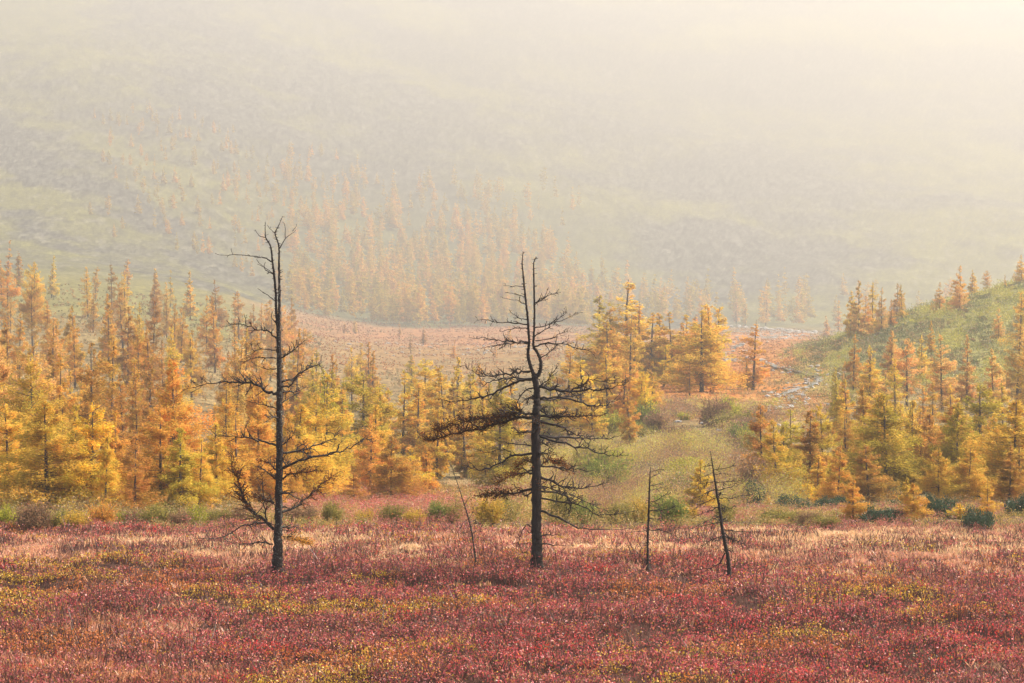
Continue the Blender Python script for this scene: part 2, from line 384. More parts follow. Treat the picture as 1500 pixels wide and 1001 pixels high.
class Snag:
    def __init__(s, name, base, label, mat, seed):
        s.Y = F * 6.42 / (base[1] - 500.5) if False else None
        s.rg = np.random.default_rng(seed)
        base = (base[0], base[1] + 13)                                    # the foot stands this much lower, down in the dwarf shrubs
        s.D = locate_near(base[0], base[1]); s.u = s.D / F                # metres per photo pixel at the snag
        x = (base[0] - 750) * s.u
        s.org = np.array([x, s.D, float(ground(x, s.D))])
        s.base = base; s.mat = mat
        s.root = tag(empty(name, s.org), label, 'dead tree', 'dead larch snags on the red heath')
        s.wood_n = 0
    def w(s, p, dy=0.0):
        return np.array([(p[0] - s.base[0]) * s.u, dy, (s.base[1] - p[1]) * s.u])
    def trunk(s, stems, foot=0.25):
        T = Tube()
        for k, st in enumerate(stems):
            P = np.array([s.w(p[:2]) for p in st]); r = np.array([p[2] for p in st]) * s.u * 0.82
            Q = catmull(P, 12); rr = np.interp(np.linspace(0, 1, len(Q)), np.linspace(0, 1, len(P)), r)
            jit = s.rg.normal(size=(len(Q), 3)) * rr[:, None] * 0.08; jit[:, 2] = 0; Q = Q + jit
            if k == 0:
                Q = np.vstack([Q[0] - [0, 0, foot + 13 * s.u], Q]); rr = np.r_[rr[0] * 1.45, rr]; rr[1] *= 1.3; rr[2] *= 1.15
            T.add(Q, rr, 14 if r[0] > 0.05 else 7, 0.10, s.rg)
            # short broken knots along the stem
            for _ in range(int(len(Q) * 0.6)):
                i = s.rg.integers(1, len(Q) - 1); a = s.rg.uniform(0, 6.28); L = rr[i] + s.rg.uniform(0.02, 0.09)
                d = np.array([math.cos(a), math.sin(a), s.rg.uniform(-0.1, 0.5)])
                T.add(np.array([Q[i], Q[i] + d * L]), np.array([0.012, 0.006]) * min(1, rr[i] / 0.05 + 0.3), 4)
        s.trunk_o = link_mesh('trunk', T.mesh('trunk'), s.mat, s.root)
    def twigs(s, T, Q, rr, n, lmax, up=0.3, depth=0, tips=None):
        """kinked side shoots along a limb"""
        rg = s.rg; m = len(Q)
        for _ in range(n):
            i = rg.integers(max(1, int(m * 0.18)), m); d = unit(Q[i] - Q[i - 1])
            side = unit(np.cross(d, [0, 0, 1.0]) + 1e-6) * rg.choice([-1, 1])
            v = unit(d * rg.uniform(0.3, 1.0) + side * rg.uniform(0.2, 1.0) + np.array([0, 0, rg.normal(up, 0.5)]))
            L = lmax * rg.uniform(0.3, 1.0) * (1 - 0.4 * i / m); k = 5; p = [Q[i].copy()]
            for j in range(k):
                v = unit(v + rg.normal(size=3) * 0.28); p.append(p[-1] + v * L / k)
            p = np.array(p); r0 = min(rr[i] * 0.7, 0.014 * (0.75 + L))
            T.add(p, np.linspace(r0, 0.0062, len(p)), 4)
            if tips is not None: tips.append(p)
            if depth > 0 and L > 0.18: s.twigs(T, p, np.linspace(r0, 0.003, len(p)), rg.integers(1, 4), L * 0.55, up, depth - 1, tips)
    def limb(s, pts, r, ang=None, ntw=6, lt=0.45, up=0.3, needles=None, depth=1, label=None):
        """pts in photo pixels from the stem outwards; ang = how far the limb swings out of the view plane"""
        rg = s.rg
        if ang is None: ang = rg.uniform(-0.85, 0.85)
        x0 = pts[0][0]
        P = np.array([s.w(p, math.tan(ang) * abs(p[0] - x0) * s.u) for p in pts])
        s.limb3(P, r * s.u * 0.8, ntw, lt, up, needles, depth, label)
    def limb3(s, P, r, ntw, lt, up=0.3, needles=None, depth=1, label=None):
        rg = s.rg
        Q = catmull(P, 4); L = np.linalg.norm(np.diff(Q, axis=0), axis=1).sum()
        Q[1:-1] += rg.normal(size=(len(Q) - 2, 3)) * 0.012 * min(1.5, L)
        rr = np.linspace(r, 0.005, len(Q)) ** 1.0
        T = Tube(); T.add(Q, rr, 6, 0.10, rg)
        tips = [Q]
        s.twigs(T, Q, rr, int(ntw * 2.4 + .5), lt, up, depth, tips)
        b = link_mesh('branch', T.mesh('branch'), s.mat, s.root)
        if label: b['label'] = label
        if needles:
            n, colour, frac = needles
            s.needles(b, tips, n, colour, frac)
        return b
    def needles(s, b, tips, n, colour, frac=0.35):
        rg = s.rg; c = []; d = []
        for _ in range(n):
            t = tips[rg.integers(0, len(tips))] if rg.random() > 0.35 else tips[0]
            i = rg.integers(int(len(t) * frac), len(t)); q = t[i]
            c.append(q + rg.normal(size=3) * np.array([0.07, 0.07, 0.035])); d.append(unit(rg.normal(size=3) * [1, 1, 0.5]))
        c = np.array(c); d = np.array(d); k = len(c)
        Q = make_quads(c, d, rg.uniform(0.04, 0.09, k), rg.uniform(0.015, 0.03, k), unit(rg.normal(size=(k, 3))))
        o = link_mesh('needles', quads_mesh('needles', Q, rg.random(k)), M_NEEDLE, b); o.color = (*colour, 1)
        return o
    def spokes(s, zs, L, r, ntw, lt, needles=None, droop=0.0, toward=True):
        """limbs that point towards or away from the viewer, which the photo shows foreshortened"""
        rg = s.rg
        for z, x in zs:
            az = (math.pi / 2 if rg.random() < 0.5 else -math.pi / 2) + rg.normal() * 0.45
            l = L * rg.uniform(0.6, 1.1); d = np.array([math.cos(az), math.sin(az), 0]); p0 = np.array([x, 0, z])
            P = np.array([p0, p0 + d * l * 0.35 + [0, 0, -droop * l * 0.25 + rg.normal() * 0.03], p0 + d * l * 0.7 + [0, 0, -droop * l * 0.4 + rg.normal() * 0.06],
                          p0 + d * l + [0, 0, -droop * l * 0.4 + 0.1 * l * rg.normal()]])
            s.limb3(P, r, ntw, lt, 0.25, needles)

def locate_near(px, py):
    ys = np.linspace(40, 74, 700); xs = (px - 750) * ys / F; p = py_of(ground(xs, ys), ys)
    k = np.argmax(p <= py); return float(ys[k])

RUST = (0.20, 0.075, 0.02); GOLD = (0.55, 0.26, 0.035)

# tall snag with the forked top
a = Snag('dead_larch', (406, 837), 'tallest black dead larch with a forked top and long bare limbs on red heath', M_DEAD_LICHEN, 11)
a.trunk([
 [(406.2, 838, 9.6), (406.8, 815, 8.6), (407.5, 770, 7.0), (408.5, 710, 6.2), (409.4, 650, 5.7), (409.2, 600, 5.2), (409.2, 560, 4.8), (408.6, 524, 4.4), (408, 480, 3.9)],
 [(407.6, 484, 3.0), (404.6, 457, 2.5), (404, 434, 2.3), (402, 406, 2.1), (399.2, 384, 1.8), (396.4, 361, 1.5), (389, 347, 1.0), (388.6, 325, 0.5)],
 [(408.6, 484, 3.2), (409.4, 440, 2.5), (409, 400, 2.1), (408.8, 367, 1.6), (407, 354, 1.3), (403, 342, 1.0), (408, 331, 0.7), (414, 317, 0.4)]])
for pts, r, nt, lt, kw in [
 ([(389, 348), (379, 345), (372, 336)], 0.8, 1, .1, {}), ([(403, 342), (396, 336), (390, 329)], 0.7, 1, .1, {}),
 ([(409, 365), (417, 350), (432, 335)], 1.1, 0, .1, {}), ([(418, 349), (417.6, 331), (414, 325)], 0.6, 0, .1, {}), ([(428, 339), (433, 333), (434, 328)], .6, 0, .1, {}),
 ([(398, 384), (390, 378), (373.5, 375.5), (345, 374), (319, 372.7)], 1.3, 4, .25, dict(ang=0.3)),
 ([(401.5, 403), (390, 396), (377.7, 381)], 0.9, 3, .2, {}), ([(402, 401), (388, 392), (380, 388)], 0.7, 1, .2, {}),
 ([(403.7, 441), (393, 433), (379, 423)], 0.9, 1, .15, {}), ([(404, 473), (397, 465), (399, 456)], 1.0, 1, .15, {}),
 ([(405, 496), (393, 486), (373.5, 482), (354, 476), (329, 479)], 1.7, 9, .45, dict(ang=-0.3)),
 ([(405, 513), (382, 512), (370.7, 514), (365, 500)], 1.0, 3, .25, {}),
 ([(404, 525), (387.5, 525), (368, 525), (354, 532)], 1.2, 5, .3, {}), ([(404, 541), (390, 540.5), (376, 535)], 1.0, 3, .2, {}),
 ([(405, 576), (390, 574), (373.5, 564), (354, 561.5), (326, 560), (298, 564), (270, 570)], 3.0, 22, .62, dict(ang=0.35, up=0.55)),
 ([(411, 525), (421, 519.6), (435, 510), (447.6, 498.6)], 1.6, 8, .4, {}),
 ([(412, 560), (426.6, 556), (443.4, 543), (460, 535), (470, 528)], 2.0, 10, .4, {}),
 ([(412, 567), (426.6, 564), (438, 552), (450, 545)], 1.8, 6, .35, {}),
 ([(413, 590), (426, 582), (437, 575)], 1.0, 5, .3, {}),
 ([(405, 599), (387, 593), (366, 588.5)], 1.1, 4, .25, {}),
 ([(405, 653), (390, 648.5), (372, 645.5), (357, 641), (333, 639.5), (312, 638.5)], 2.0, 10, .45, dict(ang=0.2, up=0.5)),
 ([(358, 641), (358, 630), (365, 614)], 1.0, 4, .25, {}),
 ([(413, 663.5), (438, 660.5), (456, 654.5), (477, 647), (492, 638)], 2.2, 14, .5, {}),
 ([(414, 652), (426, 641), (433, 629)], 1.2, 6, .3, {}),
 ([(414, 686), (438, 675.5), (456, 669.5), (486, 665), (510, 657.5), (528, 647), (541, 639.5)], 2.5, 14, .45, dict(ang=-0.25)),
 ([(414, 702.5), (429, 693.5), (450, 690.5), (474, 689)], 2.0, 12, .4, dict(needles=(350, RUST, .3))),
 ([(403, 688), (393, 678.5), (378, 677)], 1.8, 7, .35, dict(needles=(160, RUST, .3))),
 ([(403, 702), (390, 689), (376.5, 681.5)], 1.3, 6, .3, {}),
 ([(413, 750.5), (432, 743), (450, 728), (468, 711.5), (480, 704)], 2.5, 18, .5, dict(needles=(600, RUST, .4), up=.2)),
 ([(401, 737), (387, 732.5), (369, 728)], 2.4, 12, .4, dict(needles=(260, RUST, .3))),
 ([(401, 776), (390, 764), (372, 749), (360, 734), (355.5, 719), (349.5, 698), (343.5, 686), (342, 662)], 2.9, 26, .62, dict(ang=-0.3, needles=(1100, RUST, .45), up=.25)),
 ([(391, 763), (387, 740), (384, 710), (383, 692)], 1.6, 8, .35, dict(ang=0.1)),
 ([(397, 768), (381, 765), (357, 770), (330, 783), (303, 782)], 2.0, 7, .4, dict(up=-.1)),
 ([(399, 799), (390, 795), (369, 797), (345, 798), (330, 795)], 1.8, 5, .35, dict(up=-.1)),
 ([(413, 776), (426, 776), (436, 770)], 1.0, 2, .2, {}),
 ([(414, 786), (426, 789), (440, 792), (452, 796)], 1.0, 14, .38, dict(ang=0.2, needles=(520, GOLD, .1), up=.25, label='low living branch with golden needles')),
]: a.limb(pts, r, None, nt, lt, **{'up': .3, **kw}) if 'ang' not in kw else a.limb(pts, r, kw['ang'], nt, lt, **{k: v for k, v in {'up': .3, **kw}.items() if k != 'ang'})
a.spokes([(z, 0.04) for z in (1.4, 1.9, 2.3, 2.75, 3.2, 3.7, 4.3, 5.0)], 1.0, 0.03, 5, .4)

# stout snag with the loop in its stem
b2 = Snag('dead_larch', (786, 832), 'stout black dead larch with a stem that splits round a loop and wide layered limbs', M_DEAD, 12)
b2.trunk([
 [(786.2, 833, 10.6), (786, 800, 9.4), (786, 775, 8.9), (785.4, 700, 8.3), (785, 637, 7.6), (786, 600, 6.8), (786.5, 575, 5.6), (783.6, 551, 5.0)],
 [(783, 553, 3.6), (776.5, 535, 2.9), (773.6, 520, 2.6), (775, 500, 2.3), (773, 467, 2.0), (770, 440, 1.8), (767, 410, 1.5), (765, 387, 1.1), (766.3, 369, .5)],
 [(784, 553, 4.0), (791, 545, 3.2), (792, 530, 2.9), (787, 517, 2.5), (781.6, 507, 2.2), (782.3, 485, 2.0), (783, 455, 1.8), (782, 410, 1.4), (782, 386, 1.0), (786, 377, .5)]])
BR = (0.10, 0.04, 0.014)
for pts, r, nt, lt, kw in [
 ([(770, 421), (760, 420), (741, 419)], .7, 2, .12, {}), ([(771, 447), (757, 441), (737, 437)], .8, 3, .2, {}), ([(771, 437), (760, 433), (740, 429)], .6, 2, .2, {}),
 ([(773, 469), (760, 466), (747, 456)], 1.0, 4, .25, {}), ([(773, 476), (750, 474), (730, 472), (700, 470)], 1.4, 6, .3, {}), ([(774, 482), (755, 482), (735, 487)], 1.0, 4, .25, {}),
 ([(775, 502), (755, 502), (730, 499), (710, 497), (685, 495)], 1.5, 8, .35, {}), ([(775, 505), (755, 504), (730, 506), (710, 510)], 1.3, 9, .35, dict(up=-.1)),
 ([(776, 545), (760, 546), (735, 549), (710, 552), (687, 541)], 2.2, 18, .5, dict(up=.6)),
 ([(781, 556), (760, 558.6), (745, 565), (722, 577), (697, 585), (670, 588.6), (637, 586)], 3.0, 16, .45, {}),
 ([(781, 555), (745, 555), (722, 560), (707, 567), (702, 557)], 1.8, 8, .4, {}),
 ([(783, 568.6), (772, 571), (760, 585), (753.6, 601)], 1.8, 6, .35, {}), ([(783, 607), (760, 605), (745, 601), (726, 596)], 2.0, 8, .35, {}),
 ([(783, 445), (797, 437), (817, 428.7)], 1.0, 7, .3, {}), ([(783, 448), (797, 436), (802, 424)], .7, 3, .2, {}),
 ([(782, 495), (800, 482), (815, 470), (830, 458.7)], 1.3, 7, .35, {}), ([(782, 482), (800, 477), (822, 470), (845, 461)], 1.1, 6, .3, {}),
 ([(784, 508), (802, 503.6), (827, 505), (845, 510), (865, 517)], 1.5, 9, .4, {}), ([(784, 500), (805, 497), (820, 490), (835, 485)], 1.0, 6, .3, {}),
 ([(791, 526), (807, 515), (817, 505)], 1.0, 5, .3, {}),
 ([(790, 567), (805, 570), (830, 572), (850, 567), (862, 557), (885, 560), (915, 560)], 2.6, 14, .42, {}),
 ([(790, 567), (822, 573.6), (847, 571), (875, 570), (897, 566), (910, 562)], 2.4, 14, .4, {}),
 ([(790, 585), (815, 582), (840, 587), (860, 593.6), (880, 596), (895, 592), (912, 575)], 2.2, 12, .42, {}),
 ([(790, 586), (817, 586), (835, 582), (850, 580), (862, 572)], 1.8, 10, .4, {}), ([(789, 567), (802, 557), (817, 537)], 1.3, 7, .35, {}),
 ([(790, 600), (806, 610), (822, 612), (843, 606)], 1.8, 12, .4, {}),
 ([(780, 612.5), (760, 612.5), (735, 620), (710, 627.5), (672, 635), (640, 643.7), (622, 645)], 3.2, 34, .62, dict(needles=(2600, BR, .2), up=.75, ang=.15, label='broad limb still matted with brown needles')),
 ([(780, 608), (760, 606), (735, 610), (700, 614), (665, 622), (640, 630)], 2.2, 26, .55, dict(needles=(1900, BR, .25), up=.4, ang=-.3)),
 ([(790, 610), (822, 610), (847, 610), (880, 607.5)], 2.2, 18, .5, dict(needles=(200, BR, .3))),
 ([(790, 617.5), (815, 623.7), (830, 630), (835, 637.5), (850, 640), (862, 641)], 2.6, 12, .4, {}),
 ([(790, 638.7), (815, 642.5), (842, 643.7), (862, 646), (885, 647.5), (912, 645)], 2.6, 14, .4, {}),
 ([(790, 640), (822, 648.7), (847, 655), (872, 661), (897, 667.5), (915, 666)], 2.2, 12, .4, {}),
 ([(779, 665), (750, 668.7), (735, 677.5), (715, 687.5), (695, 688.7), (672, 678.7)], 2.4, 10, .4, dict(ang=.2)),
 ([(748, 668), (747, 661), (730, 660), (715, 664), (696, 659)], 1.2, 4, .25, dict(ang=.1)), ([(779, 654), (750, 651), (730, 647.5)], 1.2, 4, .25, {}),
 ([(780, 690), (760, 694), (745, 697), (730, 706)], 1.6, 12, .4, dict(needles=(420, RUST, .2))),
 ([(779, 717.5), (752, 722.5), (730, 723.7), (705, 727.5)], 2.4, 20, .42, dict(needles=(900, BR, .3), up=.15)),
 ([(790, 684), (805, 676), (818, 680), (832, 688)], 1.6, 16, .4, dict(needles=(700, RUST, .2), up=.1)),
 ([(781, 679), (770, 676), (758, 684)], 1.4, 12, .3, dict(needles=(420, RUST, .2))),
 ([(791, 698.7), (810, 706), (835, 716), (860, 716), (890, 708.7)], 2.4, 18, .45, {}),
 ([(791, 683), (827, 686), (847, 688.7), (875, 692.5)], 1.6, 10, .4, {}),
 ([(791, 720), (822, 725), (835, 735), (836, 747), (832, 755)], 1.9, 14, .5, {}), ([(791, 730), (822, 735), (845, 737.5), (872, 750), (897, 750), (930, 743)], 1.7, 14, .5, {}),
 ([(791, 712), (825, 722), (860, 735), (890, 748)], 1.3, 14, .45, {}),
 ([(792, 749), (815, 757.5), (840, 772.5), (867, 777.5), (897, 778.7), (930, 777.5)], 2.2, 3, .3, dict(ang=.2)),
 ([(779, 772.5), (770, 770), (762, 785), (760, 797.5), (766, 810), (775, 811)], 1.2, 3, .2, dict(ang=.1)),
 ([(793, 785), (810, 784), (822, 785)], 1.2, 2, .2, {}), ([(793, 797.5), (810, 798.7), (835, 800)], 1.5, 2, .2, {}), ([(778, 796), (765, 797), (750, 797)], .8, 1, .2, {}),
]: a_ = kw.pop('ang', None); b2.limb(pts, r, a_, nt, lt, **{'up': .3, **kw})
b2.spokes([(z, 0.0) for z in (2.2, 2.45, 2.8, 3.3, 3.6, 3.9, 4.2, 4.5, 4.8, 5.1)], 1.15, 0.035, 6, .45, (40, BR, .3))

# slim snag with one-sided limbs
c3 = Snag('dead_larch', (948.5, 829), 'short straight dead larch with bare limbs all on one side, right of the stout snag', M_DEAD, 13)
c3.trunk([[(948.4, 831, 3.0), (948.8, 815, 2.3), (948.6, 794, 2.2), (950, 763, 2.0), (951, 728, 1.7), (952, 701.5, 1.2), (952.8, 684, .5)]])
for pts, r, nt in [([(953, 692), (962, 688), (970, 687)], .5, 2), ([(952.5, 700), (960, 697), (967, 694)], .5, 2), ([(952, 712), (962, 711), (972, 708)], .6, 3), ([(952, 718), (965, 716), (976, 714)], .6, 3),
   ([(951.5, 736), (963, 733), (973, 726), (980, 724)], .9, 6), ([(951, 749), (965, 747.5), (980, 746), (990, 741)], .9, 5), ([(951, 760), (962, 760), (972, 758)], .7, 3), ([(950, 776), (968, 777), (985, 782)], 1.0, 7),
   ([(948.5, 778), (930, 778), (912, 778)], .6, 2), ([(948, 829), (940, 818), (934, 811)], .6, 2), ([(950, 790), (958, 794), (965, 796)], .6, 3), ([(950.5, 740), (958, 743), (966, 744)], .5, 2)]:
    c3.limb(pts, r, None, nt, .22, up=.05)
# leaning snag with drooping limbs
d4 = Snag('dead_larch', (1069, 842), 'leaning dead larch with many drooping bare limbs, farthest right of the black snags', M_DEAD, 14)
d4.trunk([[(1069, 844, 3.9), (1066, 816, 3.3), (1059, 781, 2.8), (1054.7, 750, 2.4), (1050, 723, 2.0), (1045, 690, 1.3), (1040.5, 661, .5)]])
def zz(p): return (880 + p[0] * .2198, 640 + p[1] * .2198)
for pts, r, nt in [([(748, 190), (680, 205)], .6, 2), ([(752, 240), (690, 260), (650, 275)], .6, 3), ([(762, 300), (710, 310), (660, 318)], .7, 4), ([(770, 350), (700, 372), (610, 410)], .9, 6), ([(778, 410), (690, 440), (610, 490)], .9, 7),
   ([(785, 470), (700, 502), (600, 550)], 1.0, 8), ([(794, 530), (720, 550), (620, 592)], 1.0, 8), ([(800, 570), (740, 585), (660, 605)], .9, 6), ([(812, 672), (740, 685), (660, 740)], 1.1, 7), ([(830, 775), (790, 850), (720, 885), (640, 890)], 1.2, 3),
   ([(752, 222), (830, 210), (900, 190)], .7, 3), ([(757, 250), (830, 252), (900, 262)], .7, 3), ([(768, 310), (860, 295), (930, 290)], .8, 4), ([(776, 360), (860, 345), (920, 330)], .8, 4), ([(786, 410), (860, 405), (990, 370)], .9, 5),
   ([(792, 450), (850, 470), (890, 450)], .7, 4), ([(820, 622), (900, 625), (1050, 625)], 1.0, 2), ([(826, 665), (890, 690), (960, 715)], 1.0, 6), ([(822, 640), (870, 680), (920, 690)], .8, 5), ([(848, 850), (815, 865), (805, 880)], .9, 1)]:
    d4.limb([zz(p) for p in pts], r, None, nt, .26, up=-.15)
d4.spokes([(z, -0.1 * z) for z in (0.9, 1.3, 1.7, 2.0, 2.4)], .55, 0.016, 6, .22, droop=.5)
# thin dead pole leaning left
e5 = Snag('dead_sapling', (696.5, 822), 'thin leaning dead sapling, nearly a bare pole, left of the stout snag', M_DEAD_LICHEN, 15)
e5.trunk([[(696.8, 823, 1.5), (691, 780, 1.4), (686, 760, 1.25), (680, 740, 1.0), (671, 712, .7), (662, 686, .45), (657.5, 678, .25)]], .15)
for pts, r, nt in [([(686, 760), (678, 768), (674, 775)], .6, 2), ([(688, 766), (694, 764), (699, 767)], .6, 3), ([(690, 778), (682, 782), (676, 781)], .6, 2), ([(691, 783), (699, 779), (706, 781)], .5, 2), ([(687, 762), (692, 752), (694, 742)], .5, 2), ([(680, 741), (685, 733), (688, 729)], .4, 1)]:
    e5.limb(pts, r, None, nt, .12, up=.1)

# ------------------------------------------------------------------ larches
def larch_geo(seed, H, R, dens, ql, qw, shape='cone', limbs=True, bare=0.06, step=0.2, per=5, branch_r=0.010):
    """one larch: (trunk and limb mesh, crown mesh). Flat sprays of needles on whorled limbs."""
    rg = np.random.default_rng(seed); T = Tube()
    n = 9; zt = np.linspace(0, H, n); wob = np.cumsum(rg.normal(size=(n, 2)) * 0.012 * H / 8, 0); wob[0] = 0
    r0 = 0.010 * H + 0.012
    P = np.c_[wob, zt]; Pt = P.copy(); Pt[0, 2] = -0.25
    T.add(Pt, np.linspace(r0, 0.008, n) * (1 + 0.25 * np.exp(-zt * 3)), 6)
    cs, ds, ls, ns, ti = [], [], [], [], []
    z = bare * H; k0 = rg.uniform(0, 6.28); side_bias = rg.uniform(0, 6.28)
    while z < 0.985 * H:
        f = z / H
        if shape == 'cone': prof = (1 - f) ** 0.85 * (0.55 + 0.45 * sstep(0, 0.18, f))
        elif shape == 'spindle': prof = min(1.0, (1 - f) * 1.7) * (0.45 + 0.55 * sstep(0.05, 0.35, f)) * 0.85
        elif shape == 'old': prof = (0.35 + 0.65 * sstep(0.1, 0.55, f)) * (1 - f) ** 0.45 * (0.7 + 0.5 * noise(np.array([f * 4]), np.array([seed * 1.3]))[0])
        else: prof = (1 - f) ** 0.7 * (0.5 + 0.8 * noise(np.array([f * 6]), np.array([seed * 2.1]))[0])
        nb = int(rg.poisson(per) * (0.55 + 0.45 * (1 - f)))
        if rg.random() < 0.12: nb = 0
        for b in range(nb):
            az = rg.uniform(0, 6.28); L = R * prof * rg.uniform(0.4, 1.3) * (1 + 0.18 * math.cos(az - side_bias)) + 0.05
            if shape in ('sparse', 'old') and rg.random() < 0.25: L *= 0.35
            el = (0.75 * (f - 0.35) + rg.normal() * 0.24); cv = rg.uniform(0.0, 0.25) - 0.12 * (1 - f)
            d = np.array([math.cos(az), math.sin(az), 0.0]); sd = np.array([-d[1], d[0], 0.0])
            x0 = np.array([np.interp(z, zt, P[:, 0]), np.interp(z, zt, P[:, 1]), z + rg.uniform(-.1, .1)])
            s_ = np.linspace(0, 1, 5)[:, None]
            if limbs and L > 0.25:
                T.add(x0 + d * (L * 0.92 * s_) + np.array([0, 0, 1.0]) * (L * (math.sin(el) * s_ + cv * s_ ** 2)), np.linspace(branch_r + 0.008 * L, 0.004, 5), 3)
            m = max(2, int(dens * L * (0.5 + 0.55 * L / max(R, .1)) * rg.uniform(0.6, 1.25)))
            s = rg.uniform(0.12, 1.0, m) ** 0.75; u = rg.uniform(-1, 1, m) * (0.36 * L * (1.05 - 0.75 * s))
            zz_ = L * (math.sin(el) * s + cv * s * s) - 0.22 * np.abs(u) + rg.normal(size=m) * (0.045 + 0.085 * L)
            cs.append(x0 + d * (L * s)[:, None] + sd * u[:, None] + np.array([0, 0, 1.0]) * zz_[:, None])
            dd = d * rg.uniform(0.3, 1.0, m)[:, None] + sd * (np.sign(u) * rg.uniform(0.1, 1.0, m))[:, None] + np.array([0, 0, 1.0]) * rg.normal(0.05, 0.5, m)[:, None]
            ds.append(unit(dd)); ls.append(rg.uniform(0.6, 1.3, m)); ti.append(np.clip(0.5 + 0.22 * rg.normal() + rg.normal(size=m) * 0.2, 0, 1))
        z += step * rg.uniform(0.6, 1.4)
    c = np.concatenate(cs); d = np.concatenate(ds); l = np.concatenate(ls); t = np.concatenate(ti); m = len(c)
    Q = make_quads(c, d, l * ql, l * qw, unit(rg.normal(size=(m, 3)) + np.array([0, 0, 0.4])))
    return T.mesh('larch_trunk'), quads_mesh('larch_crown', Q, t), m

# prototypes at 6 m (near), 8.5 m (middle) and 10 m (far) so that needle sprays keep their real size
PROT = {'near': [], 'mid': [], 'far': []}
for i, (sh, R, dn) in enumerate([('cone', 1.5, 62), ('cone', 1.25, 66), ('spindle', 1.25, 66), ('cone', 1.75, 56), ('sparse', 1.35, 46), ('spindle', 1.5, 60), ('cone', 1.05, 70)]):
    PROT['near'].append((sh, R) + larch_geo(100 + i, 6.0, R, dn * 4.8, 0.115, 0.032, sh, step=0.15, per=6))
for i, (sh, R, dn) in enumerate([('cone', 1.35, 32), ('cone', 1.05, 36), ('sparse', 1.2, 30), ('old', 1.5, 30), ('spindle', 1.15, 36), ('sparse', 1.45, 26), ('cone', 1.6, 28)]):
    PROT['mid'].append((sh, R) + larch_geo(200 + i, 8.5, R, dn * 5.6, 0.155, 0.048, sh, step=0.2, per=5.5, bare=0.1 if sh != 'old' else 0.2, branch_r=0.012))
for i, (sh, R, dn) in enumerate([('cone', 1.4, 11), ('sparse', 1.2, 12), ('old', 1.5, 12), ('spindle', 1.2, 12), ('cone', 1.0, 13)]):
    PROT['far'].append((sh, R) + larch_geo(300 + i, 10.0, R, dn * 2.6, 0.40, 0.19, sh, step=0.3, per=5.5, bare=0.12, branch_r=0.02))
PROT_H = {'near': 6.0, 'mid': 8.5, 'far': 10.0}

HUES = {'golden': (0.62, 0.435, 0.065), 'orange': (0.60, 0.355, 0.065), 'rusty': (0.45, 0.25, 0.055), 'yellow': (0.72, 0.52, 0.055), 'greenish': (0.47, 0.37, 0.05), 'pale': (0.64, 0.42, 0.13)}
N_LARCH = [0]; placed = []
used_labels = set()
def auto_label(x, y, z, H, ratio, sh, hue, where):
    px, py = px_of(x, y), py_of(z + H, y); build = 'thin ' if sh == 'sparse' else 'broad ' if ratio > 0.2 else 'slim ' if ratio < 0.13 else ''
    ac = px / 15.0; acw = 'at the edge' if not 0.5 <= ac <= 99.4 else num(ac) + ' percent across'
    return f"{build}{hue} larch {where}, tip {acw}, {num(py / 10.01)} percent down"
def plant_larch(x, y, H, lod, k, hue, where, label=None, group=None, wide=1.0):
    sh, R, tm, cm, _ = PROT[lod][k % len(PROT[lod])]
    z = float(ground(x, y)) - 0.05; s = H / PROT_H[lod]; rg = np.random.default_rng(N_LARCH[0] + 999)
    r = empty('larch_tree', (x, y, z), rg.uniform(0, 6.28)); wv = wide * rg.uniform(1.3, 1.85); r.scale = (s * wv, s * wv, s)
    r.rotation_euler = (rg.normal() * 0.03, rg.normal() * 0.03, rg.uniform(0, 6.28))
    t = link_mesh('trunk', tm, M_LARCH_BARK, r); c = link_mesh('crown', cm, M_NEEDLE, r)
    col = np.array(HUES[hue]) * rg.uniform(0.88, 1.1); c.color = (*np.clip(col * [1, rg.uniform(.93, 1.07), 1], 0, 1), 1)
    if label is None:
        label = auto_label(x, y, z, H, R * s * wide / H, sh, hue, where); used_labels.add(label)
    tag(r, label, 'larch', group or 'golden larches in the autumn valley')
    N_LARCH[0] += 1; placed.append((x, y)); return r

def larch_px(px, tip, base, hue='golden', k=None, where='in the wood', label=None, wide=1.0, Y=None, group=None):
    """a larch read off the photo: its tip and foot fix its distance and its height"""
    D = Y or locate(px, base); x = (px - 750) * D / F; z = float(ground(x, D)); H = (500.5 - tip) * D / F - z
    lod = 'near' if D < 135 else 'mid' if D < 560 else 'far'
    return plant_larch(x, D, max(H, 0.6), lod, rng.integers(0, 7) if k is None else k, hue, where, label, group, wide)

